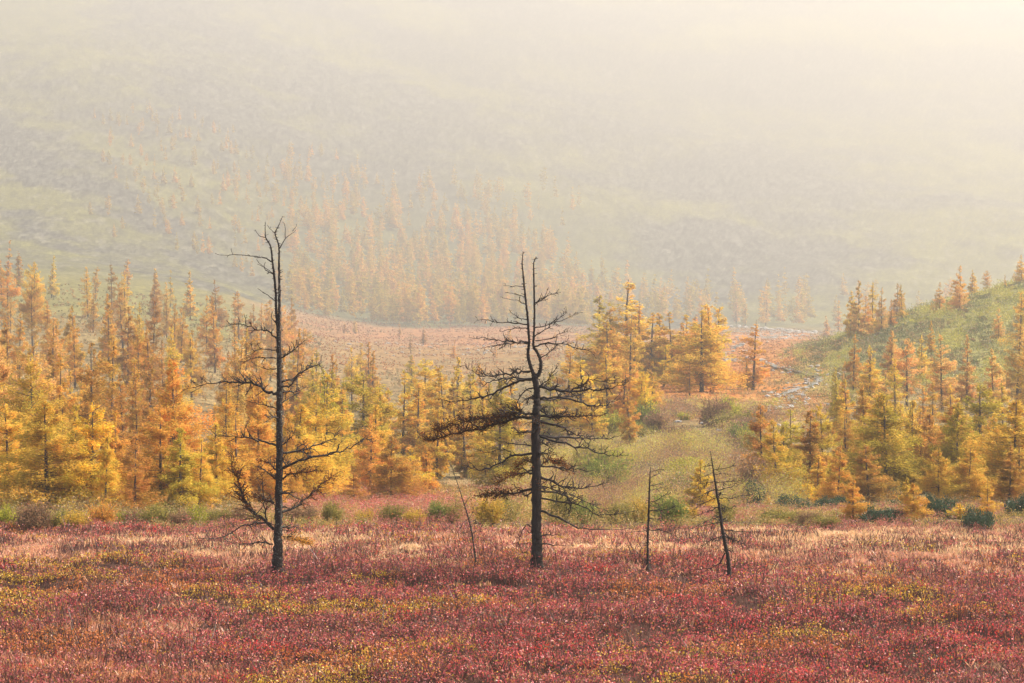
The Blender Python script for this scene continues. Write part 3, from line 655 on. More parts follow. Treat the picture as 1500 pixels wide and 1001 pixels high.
G1 = 'larches along the front of the left grove'
FRONT = [  # px, tip, base, hue, shape, width, label
 (15, 588, 742, 'golden', 0, 1.1, 'large golden larch at the left edge, front row of the left grove'),
 (72, 585, 748, 'golden', 3, 1.1, 'broad golden larch, second from the left edge in the front row'),
 (108, 592, 738, 'golden', 1, 1.0, 'golden larch squeezed between the broad one and the bright yellow one at left'),
 (133, 588, 748, 'yellow', 0, 1.0, 'brightest yellow larch of the left grove, pointed, in the front row'),
 (154, 635, 752, 'golden', 6, .9, 'low slim golden larch just right of the brightest yellow one'),
 (169, 600, 742, 'orange', 1, .9, 'orange larch behind the low slim one in the left grove'),
 (197, 632, 758, 'rusty', 4, .8, 'thin half-bare rusty larch in the front row of the left grove'),
 (235, 592, 746, 'orange', 0, 1.0, 'dark-stemmed orange larch midway between left edge and tallest snag'),
 (266, 625, 750, 'greenish', 1, 1.05, 'greenish larch in the front row, between two orange ones'),
 (292, 640, 748, 'golden', 2, 1.0, 'bushy golden larch with low skirts, left of the tallest snag'),
 (318, 618, 742, 'golden', 1, .95, 'golden larch behind the far ends of the tallest snag limbs'),
 (345, 600, 738, 'orange', 2, 1.0, 'orange larch standing behind the left limbs of the tallest snag'),
 (380, 590, 735, 'orange', 0, 1.0, 'orange larch close behind the tallest snag, on its left side'),
 (430, 590, 728, 'golden', 3, .95, 'broad golden larch close behind the tallest snag, on its right side'),
 (462, 575, 722, 'golden', 0, 1.0, 'golden larch behind the right limb tips of the tallest snag'),
]
for px, tp, bs, hue, k, wd, lb in FRONT: larch_px(px, tp, bs, hue, k, label=lb, wide=wd * 1.15, group=G1)
MIDDLE = [
 (500, 570, 705, 'orange', 1, 1.0, 'orange larch at the left end of the middle clump'),
 (530, 545, 690, 'greenish', 3, 1.05, 'large greenish larch with a round top in the middle clump'),
 (573, 638, 730, 'rusty', 3, 1.0, 'small dark rusty larch standing in front of the middle clump'),
 (600, 655, 722, 'yellow', 2, 1.0, 'small bright yellow larch beside the dark rusty one'),
 (626, 652, 722, 'orange', 6, .9, 'small pointed orange larch on pink heath left of the stout snag'),
 (519, 690, 735, 'rusty', 0, 1.1, 'tiny rusty larch at the edge of the middle clump'),
 (560, 560, 690, 'golden', 2, 1.0, 'golden larch right behind the greenish round-topped one'),
 (590, 540, 675, 'golden', 0, 1.0, 'tall golden larch in the heart of the middle clump'),
 (613, 562, 680, 'orange', 1, 1.0, 'orange larch between two golden ones in the middle clump'),
 (642, 535, 660, 'golden', 5, 1.0, 'wide golden larch left of the stout snag top'),
 (668, 555, 665, 'rusty', 4, 1.0, 'thin rusty larch behind the matted left limb of the stout snag'),
 (690, 545, 655, 'golden', 2, 1.0, 'golden larch showing through the left limbs of the stout snag'),
 (720, 560, 655, 'greenish', 0, 1.0, 'greenish larch close left of the stout snag stem'),
 (748, 548, 650, 'golden', 1, 1.0, 'golden larch half hidden by the stout snag stem'),
 (828, 515, 640, 'orange', 5, 1.3, 'rounded orange larch right of the loop in the stout snag'),
 (852, 520, 640, 'yellow', 2, 1.2, 'yellow larch beside the rounded orange one behind the stout snag'),
 (890, 508, 632, 'golden', 5, 1.2, 'bushy golden larch below the tall grove'),
 (912, 540, 628, 'orange', 0, 1.0, 'orange larch low in front of the tall grove'),
 (938, 543, 622, 'yellow', 3, 1.0, 'yellow larch nearest the orange meadow, end of the stout snag right limbs'),
 (868, 560, 650, 'golden', 0, 1.0, 'golden larch behind the right limb tips of the stout snag'),
 (655, 545, 690, 'golden', 0, 1.0, 'golden larch just above the leaning dead sapling'), (682, 580, 700, 'orange', 1, 1.0, 'low orange larch under the matted left limb of the stout snag'),
 (640, 600, 708, 'golden', 4, 1.0, 'thin low golden larch left of the leaning dead sapling'), (712, 600, 700, 'golden', 0, .9, 'low golden larch close left of the stout snag, under its limbs'),
 (672, 522, 640, 'golden', 1, 1.0, 'tall golden larch above the tip of the matted limb'), (706, 530, 640, 'orange', 0, 1.0, 'orange larch behind the upper left limbs of the stout snag'),
 (620, 525, 640, 'golden', 3, 1.0, 'broad golden larch at the back of the middle clump'),
 (805, 545, 652, 'greenish', 1, 1.0, 'greenish larch tucked behind the right limbs of the stout snag'),
]
for px, tp, bs, hue, k, wd, lb in MIDDLE: larch_px(px, tp, bs, hue, k, label=lb, wide=wd * 1.3, group='larches of the middle clump')
GROVE = [(880, 432, 562, 'greenish', 1, 'leftmost greenish larch of the tall grove'), (897, 452, 566, 'golden', 1, 'slim golden larch near the left end of the tall grove'),
 (918, 409, 562, 'golden', 6, 'tallest larch of the grove, golden, rising above the others'), (937, 440, 562, 'orange', 2, 'orange larch just right of the tallest one in the grove'),
 (952, 456, 563, 'golden', 0, 'broad golden larch left of the middle of the tall grove'), (968, 458, 560, 'golden', 1, 'slim golden larch in the middle of the tall grove'),
 (986, 455, 562, 'golden', 0, 'golden larch right of the middle of the tall grove'), (1004, 458, 560, 'golden', 6, 'golden larch third from the right end of the grove'),
 (1022, 462, 562, 'orange', 0, 'orange larch second from the right end of the grove'), (1040, 475, 560, 'yellow', 6, 'yellow larch at the right end of the tall grove'),
 (1010, 530, 580, 'rusty', 2, 'small thin rusty larch in front of the tall grove'), (928, 490, 566, 'golden', 0, 'shorter golden larch in front of the tallest one of the grove'),
 (972, 505, 568, 'yellow', 1, 'short yellow larch at the foot of the tall grove'), (1050, 510, 565, 'golden', 4, 'short golden larch trailing off the right end of the grove'),
 (1103, 468, 572, 'orange', 2, 'lone thin orange larch on the orange meadow'), (1094, 530, 572, 'golden', 1, 'small golden larch at the foot of the lone thin one')]
for px, tp, bs, hue, k, lb in GROVE: larch_px(px, tp, bs, hue, k, label=lb, wide=1.6, group='larches of the tall grove')
RIGHT = [
 (1116, 590, 718, 'rusty', 0, 1.05, 'large rusty larch at the left end of the right wood'),
 (1158, 598, 712, 'greenish', 2, 1.05, 'olive larch second from the left end of the right wood'),
 (1148, 622, 720, 'greenish', 3, .9, 'greenish larch between the two leftmost of the right wood'),
 (1186, 600, 720, 'rusty', 1, 1.0, 'rusty larch left of the close pair in the right wood'),
 (1207, 590, 715, 'golden', 0, 1.0, 'pointed golden larch of the right wood, left of the tallest'),
 (1240, 605, 712, 'rusty', 2, 1.0, 'rusty larch in the gap left of the tallest of the right wood'),
 (1296, 575, 722, 'greenish', 3, 1.1, 'tallest larch of the right wood, olive with a dark bare stem'),
 (1335, 585, 712, 'golden', 1, 1.0, 'golden larch right of the tallest of the right wood'),
 (1362, 605, 715, 'rusty', 3, 1.0, 'broad rusty larch second right of the tallest of the right wood'),
 (1403, 597, 722, 'rusty', 1, 1.0, 'slim rusty larch near the right end of the right wood'),
 (1437, 560, 700, 'greenish', 0, 1.0, 'yellow-topped larch behind the right end of the right wood'),
 (1488, 585, 735, 'golden', 3, 1.0, 'broad golden larch at the right edge of the right wood'),
 (1460, 625, 728, 'golden', 0, 1.0, 'golden larch just left of the broad one at the right edge'),
 (1198, 665, 735, 'golden', 1, 1.0, 'small golden larch in front of the close pair at right'),
 (1183, 700, 742, 'yellow', 2, 1.1, 'very small yellow larch left of the small golden one at right'),
 (1272, 650, 735, 'rusty', 0, 1.1, 'rusty young larch in front of the tallest of the right wood'),
 (1249, 700, 768, 'orange', 0, 1.1, 'bright orange sapling larch out on the heath before the right wood'),
 (1337, 705, 770, 'orange', 3, .95, 'round orange sapling larch on the heath, beside a green dwarf pine'),
 (1326, 698, 750, 'golden', 1, 1.0, 'golden sapling larch behind the round orange one'),
 (1446, 700, 772, 'orange', 2, 1.0, 'plump orange sapling larch on the heath near the right edge'),
 (1124, 720, 743, 'orange', 0, 1.2, 'tiny orange larch on pink heath at the left end of the right wood'),
 (1405, 735, 766, 'yellow', 5, 1.2, 'tiny yellow larch between two green dwarf pines'),
 (1418, 655, 742, 'orange', 5, 1.0, 'round-headed orange larch above the tiny yellow one'),
 (1478, 660, 748, 'rusty', 1, 1.0, 'rusty young larch in front of the broad one at the right edge'),
 (1375, 655, 740, 'golden', 5, 1.0, 'bushy golden larch above the green dwarf pines'),
 (1026, 672, 752, 'golden', 1, 1.05, 'golden larch behind the left limbs of the leaning snag'),
 (1235, 545, 605, 'pale', 0, 1.1, 'pale sunlit larch alone above the right wood, by the stream'),
 (1271, 517, 590, 'pale', 4, 1.1, 'pale larch just right of the lone sunlit one'),
 (1328, 495, 600, 'pale', 3, 1.0, 'wide pale larch halfway up the right mound'),
 (1380, 487, 600, 'pale', 6, 1.0, 'widest pale larch with a dark stem on the right mound'),
 (1416, 490, 600, 'pale', 1, .9, 'slim pale larch right of the widest on the right mound'),
 (1300, 540, 610, 'pale', 0, 1.0, 'pale larch low on the right mound slope'),
 (1352, 560, 640, 'orange', 2, 1.0, 'orange larch between mound slope and right wood'),
 (1455, 510, 612, 'pale', 4, 1.0, 'thin pale larch on the right of the mound slope'),
 (1490, 470, 600, 'pale', 6, 1.0, 'pale larch at the right edge of the mound slope'),
 (1395, 560, 650, 'golden', 0, 1.0, 'golden larch at the foot of the mound'),
 (1470, 555, 650, 'golden', 2, 1.0, 'golden larch at the foot of the mound by the right edge'),
 (1318, 590, 660, 'orange', 1, 1.0, 'orange larch behind the tallest of the right wood'),
]
for px, tp, bs, hue, k, wd, lb in RIGHT: larch_px(px, tp, bs, hue, k, label=lb, wide=wd * 1.2, group='larches of the right wood')
RIDGE = [(1213, 462, 496, 0), (1228, 440, 490, 1), (1246, 425, 486, 4), (1258, 410, 484, 1), (1266, 432, 484, 0), (1278, 410, 482, 2), (1291, 420, 480, 0), (1305, 438, 478, 1), (1322, 414, 468, 2),
         (1376, 412, 446, 0), (1407, 388, 440, 0), (1424, 395, 436, 4), (1446, 396, 432, 3), (1472, 402, 428, 1), (1496, 372, 425, 0), (1463, 450, 500, 0), (1364, 470, 520, 1), (1490, 420, 470, 2)]
for i, (px, tp, bs, k) in enumerate(RIDGE):
    D = 362 if px < 1420 else 425
    larch_px(px, tp, bs, ['pale', 'orange', 'golden'][i % 3], k, where='on mound ridge', Y=D + (i * 37 % 11) - 5 if bs < 490 else None, group='larches on the ridge of the right mound')

# the woods filled between the trees read off the photo
def fill(n, box, wherefn, hues, hh, gap, lod_k=None, group=None, wide=1.0):
    done = 0; tries = 0
    while done < n and tries < n * 60:
        tries += 1
        px = rng.uniform(box[0], box[1]); yo = math.exp(rng.uniform(math.log(box[2]), math.log(box[3]))); y = float(W(yo)); x = (px - 750) * y / F
        if not wherefn(px, yo): continue
        g = gap * (0.8 + yo / 400) * y / yo
        if any((x - a) ** 2 + (y - b) ** 2 < g * g for a, b in placed[-260:]): continue
        H = rng.uniform(*hh) * (0.85 if yo < 120 else 1.0) * y / yo; lod = 'near' if y < 135 else 'mid' if y < 560 else 'far'
        where = group[1]; k = int(rng.integers(0, 7)); hue = hues[rng.integers(0, len(hues))]; pr = PROT[lod][k % len(PROT[lod])]
        if auto_label(x, y, float(ground(x, y)) - .05, H, pr[1] / PROT_H[lod], pr[0], hue, where) in used_labels: continue
        plant_larch(x, y, H, lod, k, hue, where, group=group[0], wide=wide); done += 1
    return done
hill = lambda px, y: y < 400 - 0.22 * max(0, px - 150) and fbm(np.array([px * .02]), np.array([y * .03]), 71, 2)[0] > 0.33
n1 = fill(112, (-15, 455, 102, 390), hill, ['orange', 'golden', 'rusty', 'orange', 'pale', 'rusty', 'orange'], (5.5, 9.5), 2.4, group=('larches on the left hillside', 'on left hillside'), wide=0.8)
n2 = fill(40, (440, 800, 118, 262), lambda px, y: px < 880 - y and rng.random() < 1.15 - .5 * (px > 640), ['golden', 'orange', 'golden', 'greenish'], (4.5, 7.5), 2.6, group=('larches of the middle clump', 'in middle clump'))
n3 = fill(26, (1110, 1510, 92, 175), lambda px, y: px > 1110 + (y - 92) * 1.2, ['golden', 'rusty', 'golden', 'greenish', 'orange'], (3.5, 6.0), 1.8, group=('larches of the right wood', 'in right wood'))
n4 = fill(0, (425, 885, 535, 640), lambda px, y: True, ['orange', 'rusty', 'golden', 'pale'], (8.5, 13.5), 6, group=('larches on the far slope', 'on far slope'))
n9 = fill(9, (876, 1050, 197, 212), lambda px, y: True, ['golden', 'orange', 'golden'], (7.0, 9.0), 1.2, group=('larches of the tall grove', 'in tall grove'), wide=1.35)
n8 = fill(12, (470, 860, 300, 500), lambda px, y: True, ['golden', 'orange', 'rusty'], (2.5, 4.5), 6.0, group=('small larches on the red meadow', 'on red meadow'))
n6 = fill(8, (800, 960, 150, 185), lambda px, y: True, ['golden', 'yellow', 'orange'], (3.6, 5.2), 2.0, group=('larches of the middle clump', 'by the meadow edge'))
n7 = fill(7, (1190, 1512, 190, 262), lambda px, y: px > 1190 + (y - 190) * .6, ['pale', 'orange', 'golden'], (3.5, 6.0), 3.0, group=('larches on the ridge of the right mound', 'on mound slope'))
n5 = fill(4, (960, 1140, 570, 640), lambda px, y: True, ['pale', 'orange'], (8, 12), 4, group=('larches at the foot of the far mountain', 'under far mountain'))
print('larches', N_LARCH[0], n1, n2, n3, n4, n5, n6, n7)

# the far wood, fading up the mountain in the fog: beyond the individual trees, one mass
def far_wood():
    Qs, ts = [], []
    protos = [p for p in PROT['far']]
    geo = []
    for sh, R, tm, cm, m in protos:
        co = np.empty(len(cm.vertices) * 3, np.float32); cm.vertices.foreach_get('co', co); q = co.reshape(-1, 4, 3)
        geo.append(q)
    n = 0
    while n < 960:
        zone = 0 if n < 680 else 1 if n < 860 else 2
        if zone == 0:                       # the wood above the red meadow, thinning upward
            px = rng.uniform(400, 910); y = rng.uniform(532, 960)
            if rng.random() > math.exp(-((px - (650 - .2 * (y - 560))) / 225) ** 4) * min(1.0, 1.25 - (y - 535) / 420): continue
        elif zone == 1:                     # scattered up the left slope
            px = rng.normal(330, 130); y = rng.uniform(640, 1000)
            if px < 120 or px > 560: continue
        else:                               # at the foot of the far mountain
            px = rng.uniform(860, 1180) if rng.random() < .8 else rng.uniform(1180, 1500); y = rng.uniform(560, 720)
        n += 1
        yr = float(W(y)); sc_ = yr / y; x = (px - 750) * yr / F; q = geo[n % len(geo)]; q = q[rng.random(len(q)) < 0.92]
        s = (rng.uniform(5, 8) if zone == 1 else rng.uniform(7, 12.5)) / 10.0 * sc_
        Qs.append(q * s * np.array([1.5, 1.5, 1.0]) + np.array([x, yr, float(ground(x, yr))])); ts.append(np.clip(rng.normal(rng.random(), .15, len(q)), 0, 1))
    o = link_mesh('far_wood', quads_mesh('far_wood', np.concatenate(Qs), np.concatenate(ts)), M_NEEDLE)
    o.color = (0.56, 0.38, 0.05, 1)
    tag(o, 'faint orange larch wood thinning out up the foggy mountain', kind='stuff')
far_wood()

# ------------------------------------------------------------------ red heath of the bog: one sheet of dwarf shrubs
def pick(cols, idx): return np.asarray(cols)[idx]
def jitter(c, lo=0.7, hi=1.35):
    n = len(c); return np.clip(c * rng.uniform(lo, hi, (n, 1)) * rng.uniform(0.9, 1.1, (n, 3)), 0.004, 0.95)
WINE = (0.36, 0.085, 0.082); CRIMSON = (0.50, 0.078, 0.085); PINK = (0.53, 0.205, 0.14); STRAW = (0.70, 0.46, 0.25); ORANGE = (0.52, 0.17, 0.035)
YELLOW = (0.58, 0.36, 0.03); BROWN = (0.11, 0.045, 0.03); OLIVE = (0.17, 0.15, 0.04); LIME = (0.36, 0.36, 0.04); SCARLET = (0.58, 0.05, 0.045)

def heath():
    n = 84000
    y = np.exp(rng.uniform(math.log(34.0), math.log(80.0), n)); x = rng.uniform(-1, 1, n) * (0.275 * y + 8.0)
    px = 750 + F * x / y
    edge = 70.5 + 2.5 * (fbm(x * 0.15, np.full(n, 3.0), 61, 3) - 0.5) * 2
    keep = y < edge
    x, y, px = x[keep], y[keep], px[keep]; n = len(x)
    hum = fbm(x * 0.55, y * 0.5, 63, 3); gap = fbm(x * 0.9, y * 0.8, 64, 3)
    hgt = (0.06 + 0.55 * hum) * rng.uniform(0.7, 1.25, n) * np.where(gap < 0.36, 0.35, 1.0)
    f1 = fbm(x * 0.16, y * 0.28, 65, 3); f2 = fbm(x * 0.32, y * 0.45, 66, 3); f3 = fbm(x * 0.10, y * 0.22, 67, 4); f4 = fbm(x * 0.42, y * 0.5, 68, 3)
    # dry grass: most of the strip behind the snags, thin elsewhere
    behind = sstep(55.5, 59, y + 2.5 * (fbm(x * .12, y * 0.1, 69, 2) - .5)) * (1 - 0.7 * sstep(66, 69, y))
    right = 0.25 * sstep(1050, 1300, px) * sstep(50, 55, y)
    front = 0.45 * sstep(43, 38, y) * sstep(.5, .62, f3) + 0.5 * np.exp(-((px - 180) / 130) ** 2 - ((y - 44.5) / 2.2) ** 2)
    pstraw = np.clip(0.02 + behind * (0.35 + 1.3 * sstep(.36, .58, f3)) + right + front, 0, 0.85)
    yel = np.clip(sstep(0.60, 0.68, f2) * 0.8 + sum(a * np.exp(-((px - q) / w) ** 2 - ((y - d) / h) ** 2) for q, w, d, h, a in
          [(60, 60, 51.5, 1.0, .9), (190, 45, 52, .8, .8), (290, 40, 51.2, .8, .8), (330, 30, 52.5, .6, .7), (560, 45, 51.8, .8, .7), (660, 40, 40.5, 1., .4), (600, 60, 39.5, 1.2, .5), (1185, 90, 55.2, .45, .6), (1280, 50, 54.8, .6, .7), (1450, 60, 54.8, .7, .5), (1100, 30, 40, 1, .6), (30, 40, 46, 1.5, .6)]), 0, .9)
    scar = np.clip(sstep(0.66, 0.72, f4) * .7 + sum(a * np.exp(-((px - q) / w) ** 2 - ((y - d) / h) ** 2) for q, w, d, h, a in
          [(1350, 60, 38.3, .8, .9), (380, 70, 39.4, .8, .8), (250, 30, 49.7, .5, .7), (780, 60, 39, .8, .8), (1070, 40, 43, .8, .5), (850, 60, 41, 1., .4)]), 0, .9)
    u = rng.random(n)
    kind = np.where(u < pstraw, 3, 0)
    kind = np.where((kind == 0) & (rng.random(n) < yel), 1, kind)
    kind = np.where((kind == 0) & (rng.random(n) < scar), 2, kind)
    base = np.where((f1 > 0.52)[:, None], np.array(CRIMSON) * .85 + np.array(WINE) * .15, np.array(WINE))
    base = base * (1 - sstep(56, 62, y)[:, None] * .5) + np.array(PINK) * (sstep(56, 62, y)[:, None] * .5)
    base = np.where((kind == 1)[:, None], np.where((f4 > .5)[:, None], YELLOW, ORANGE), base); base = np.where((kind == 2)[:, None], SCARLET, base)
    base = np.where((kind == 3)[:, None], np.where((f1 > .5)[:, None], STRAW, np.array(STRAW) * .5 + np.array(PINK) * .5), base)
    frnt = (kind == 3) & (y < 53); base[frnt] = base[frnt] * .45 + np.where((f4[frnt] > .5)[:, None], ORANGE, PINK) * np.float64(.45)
    hgt = hgt * np.where((rng.random(n) < .05) & (kind != 3), 1.9, 1.0)
    z = ground(x, y)
    Qs, Cs = [], []
    # leaves
    K = 11; shr = np.repeat(np.where((kind != 3) & ((gap > .36) | (rng.random(n) < .25)))[0], K); m = len(shr)
    rad = 0.15 * np.sqrt(rng.random(m)) * (0.7 + y[shr] / 120); a = rng.uniform(0, 6.283, m)
    hh = hgt[shr] * (0.35 + 0.65 * rng.random(m) ** 0.6) * (1 - 0.25 * (rad / 0.2) ** 2)
    c = np.stack([x[shr] + rad * np.cos(a), y[shr] + rad * np.sin(a), z[shr] + hh], 1)
    d = unit(np.stack([np.cos(a), np.sin(a), rng.uniform(-0.2, 1.2, m)], 1) + rng.normal(size=(m, 3)) * 0.5)
    l = rng.uniform(0.030, 0.062, m) * (0.55 + y[shr] / 95)
    Qs.append(make_quads(c, d, l, l * rng.uniform(0.5, 0.75, m), unit(rng.normal(size=(m, 3)) + [0, -0.3, 0.5])))
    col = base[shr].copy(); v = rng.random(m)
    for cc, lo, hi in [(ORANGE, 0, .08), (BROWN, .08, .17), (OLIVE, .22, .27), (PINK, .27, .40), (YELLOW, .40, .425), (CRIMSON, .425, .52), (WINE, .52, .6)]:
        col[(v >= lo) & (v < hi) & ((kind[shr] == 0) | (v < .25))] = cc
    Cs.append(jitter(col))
    # bare upright stems
    K = 4; st = np.repeat(np.arange(n), K); m = len(st)
    h = hgt[st] * rng.uniform(0.5, 1.15, m); w = 0.006 + y[st] * 0.00009
    c = np.stack([x[st] + rng.normal(size=m) * 0.10, y[st] + rng.normal(size=m) * 0.10, z[st] + h * 0.5], 1)
    d = unit(np.stack([rng.normal(size=m) * .3, rng.normal(size=m) * .3, np.ones(m)], 1))
    Qs.append(make_quads(c, d, h, w * 2, unit(rng.normal(size=(m, 3)) * [1, 1, .1]))); Cs.append(jitter(np.tile(np.array([0.10, 0.045, 0.035]), (m, 1)), .5, 1.6))
    # dry grass blades
    K = 17; g = np.repeat(np.where(kind == 3)[0], K); m = len(g)
    h = rng.uniform(0.10, 0.30, m); w = 0.008 + y[g] * 0.00013
    c = np.stack([x[g] + rng.normal(size=m) * 0.11, y[g] + rng.normal(size=m) * 0.11, z[g] + h * 0.5], 1)
    d = unit(np.stack([rng.normal(size=m) * .75, rng.normal(size=m) * .75, np.ones(m)], 1))
    Qs.append(make_quads(c, d, h, w * 2.2, unit(rng.normal(size=(m, 3)) * [1, 1, .4]))); Cs.append(jitter(base[g]))
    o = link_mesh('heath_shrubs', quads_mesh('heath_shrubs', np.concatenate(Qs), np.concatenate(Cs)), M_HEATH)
    tag(o, 'red and wine coloured dwarf shrubs and dry grass covering the bog', kind='stuff')
heath()

# ------------------------------------------------------------------ low cover of the valley, the wood floor and the mound
def cover(name, label, n, px_r, yo_r, dens, hgt, cols, wts, k=7, spread=0.35, leaf=1.5, pts=None, up=0.6, mat=None):
    px = rng.uniform(*px_r, n); yo = np.exp(rng.uniform(math.log(yo_r[0]), math.log(yo_r[1]), n)); y = W(yo); x = (px - 750) * y / F
    p = dens(px, yo, x, y); keep = rng.random(n) < p; px, yo, x, y = px[keep], yo[keep], x[keep], y[keep]; n = len(x)
    z = ground(x, y); h = hgt(px, yo, x, y) * rng.uniform(0.6, 1.25, n)
    ci = cols(px, yo, x, y)                                                # (n,3) colour per clump
    i = np.repeat(np.arange(n), k); m = len(i)
    r = spread * np.maximum(h[i], 0.3) * np.sqrt(rng.random(m)) * 1.2; a = rng.uniform(0, 6.283, m)
    s = leaf * y[i] / 1991.0
    c = np.stack([x[i] + r * np.cos(a), y[i] + r * np.sin(a), z[i] + h[i] * rng.random(m) ** 0.6 * (1 - .3 * (r / (r.max() + 1e-6)))], 1)
    d = unit(np.stack([np.cos(a) * .7, np.sin(a) * .7, np.full(m, up)], 1) + rng.normal(size=(m, 3)) * 0.45)
    l = s * rng.uniform(1.0, 2.0, m)
    Q = make_quads(c, d, l, s * rng.uniform(0.5, 1.0, m), unit(rng.normal(size=(m, 3))))
    o = link_mesh(name, quads_mesh(name, Q, jitter(ci[i], .75, 1.25)), mat or M_HEATH); tag(o, label, kind='stuff'); return o
def choose(n, cols, p): return np.asarray(cols, float)[rng.choice(len(cols), n, p=np.array(p) / sum(p))]

# pink heath and yellow sedge between the bog and the woods
def edge_cols(px, yo, x, y):
    n = len(px); f = fbm(px * .012, yo * .22, 81, 3); g = fbm(px * .03, yo * .3, 82, 3)
    c = choose(n, [(.42, .17, .11), (.34, .09, .075), WINE, (0.40, .2, .09)], [4, 2, 2, 3]); y_ = choose(n, [(0.40, .27, .06), (.30, .24, .05), OLIVE, (.5, .3, .1)], [3, 3, 2, 2])
    yel = (f > 0.55) | ((px > 690) & (px < 1010) & (yo < 83)) | ((px < 420) & (yo > 77))
    c[yel] = y_[yel]; b = (px < 430) & (f < .5) & (yo > 71); c[b] = choose(b.sum(), [(.26, .15, .08), (.30, .19, .08), (.22, .19, .06)], [2, 1, 1]); return c
cover('edge_heath', 'pink heath and yellow sedge between the bog and the woods', 38000, (-160, 1660), (68.5, 128),
      lambda px, yo, x, y: np.where((px > 430) & (px < 1090), 1.0, np.where(px >= 1090, 1 - sstep(92, 100, yo), 1 - sstep(82, 92, yo))) * 0.95,
      lambda px, yo, x, y: 0.24 + 0.22 * fbm(px * .03, yo * .2, 83, 2) + np.where((px < 430) | ((px > 560) & (px < 1010)), 1.0, .35) * sstep(72, 75, yo) * (1 - sstep(80, 84, yo)) * sstep(.42, .7, fbm(px * .035, yo * .3, 84, 3)), edge_cols, None, k=14, leaf=1.0)
# willow and birch brush on the valley floor
def brush_cols(px, yo, x, y):
    n = len(px); f = fbm(px * .018, yo * .1, 84, 3)
    c = choose(n, [(0.40, .33, .075), (.46, .42, .07), (.34, .24, .12), (.54, .37, .075)], [3, 3, 3, 2]); t = choose(n, [(.28, .16, .09), (.40, .20, .08), (.18, .13, .07)], [1, 1, 1])
    c[f < .47] = t[f < .47]; return c
cover('valley_brush', 'yellow-green and grey willow brush filling the valley floor', 20000, (640, 1180), (96, 186),
      lambda px, yo, x, y: np.exp(-((px - 960) / 200) ** 4) * sstep(.36, .46, fbm(px * .02, yo * .12, 85, 3)),
      lambda px, yo, x, y: 0.3 + 3.4 * fbm(px * .04, yo * .22, 86, 3) ** 2, brush_cols, None, k=30, spread=.5, leaf=0.95, up=1.2)
# floor of the woods
def floor_cols(px, yo, x, y):
    n = len(px); return choose(n, [(.20, .16, .06), (.15, .14, .05), (.30, .17, .06), (.40, .22, .06), (.10, .11, .04)], [3, 3, 3, 3, 1])
cover('wood_undergrowth', 'brown and green undergrowth on the floor of the larch woods', 24000, (-160, 1660), (84, 400),
      lambda px, yo, x, y: np.where(px < 470, 1.0, np.where((px < 860) & (yo < 300), .8, np.where(px > 1130, 1.0 * (1 - sstep(190, 230, yo)), .0))),
      lambda px, yo, x, y: (0.3 + 0.6 * fbm(px * .03, yo * .1, 87, 2)) * np.minimum(y / yo, 1.4), floor_cols, None, k=14, leaf=0.95)
# orange and red meadows of the upper valley
def meadow_cols(px, yo, x, y):
    n = len(px); f = fbm(px * .01, yo * .03, 88, 3)
    c = choose(n, [(.42, .18, .045), (.38, .13, .045), (.46, .25, .06), (.24, .14, .05)], [3, 3, 2, 2]); r = choose(n, [(.40, .15, .06), (.34, .12, .055), (.42, .22, .08)], [3, 2, 1])
    red = (px < 880) & (yo > 390); c[red] = r[red]; b = f < .36; c[b] = choose(b.sum(), [(.30, .19, .08), (.26, .20, .08)], [1, 1]); return c
cover('autumn_meadow', 'orange and red dwarf birch meadows of the upper valley', 24000, (420, 1300), (165, 560),
      lambda px, yo, x, y: np.where(px < 880, sstep(270, 330, yo), sstep(850, 930, px) * (1 - sstep(1160, 1290, px)) * (1 - sstep(500, 545, yo))) * sstep(.3, .42, fbm(px * .02, yo * .05, 89, 3)),
      lambda px, yo, x, y: (0.15 + 0.5 * fbm(px * .03, yo * .06, 90, 2)), meadow_cols, None, k=12, leaf=.9, up=.3)
# dwarf pine blanket of the mound
def mound_cols(px, yo, x, y):
    n = len(px); f = fbm(px * .03, yo * .12, 91, 3); c = choose(n, [(.21, .215, .05), (.28, .27, .06), (.15, .165, .045), (.36, .30, .07)], [3, 3, 2, 2]); b = f < .46
    c[b] = choose(b.sum(), [(.22, .14, .06), (.09, .10, .03), (.11, .12, .03)], [1, 1, 1]); b = (f > .58); c[b] = choose(b.sum(), [(.40, .35, .07), (.34, .32, .06)], [1, 1]); return c
cover('dwarf_pine_thicket', 'green dwarf pine thicket blanketing the mound', 12000, (1090, 1560), (165, 320),
      lambda px, yo, x, y: sstep(1130, 1260, px - 40 * (yo < 215)) * sstep(168, 205, yo), lambda px, yo, x, y: (0.15 + 2.4 * fbm(px * .07, yo * .25, 92, 3) ** 2.4) * y / yo, mound_cols, None, k=26, spread=.55, leaf=0.95, up=1.0)
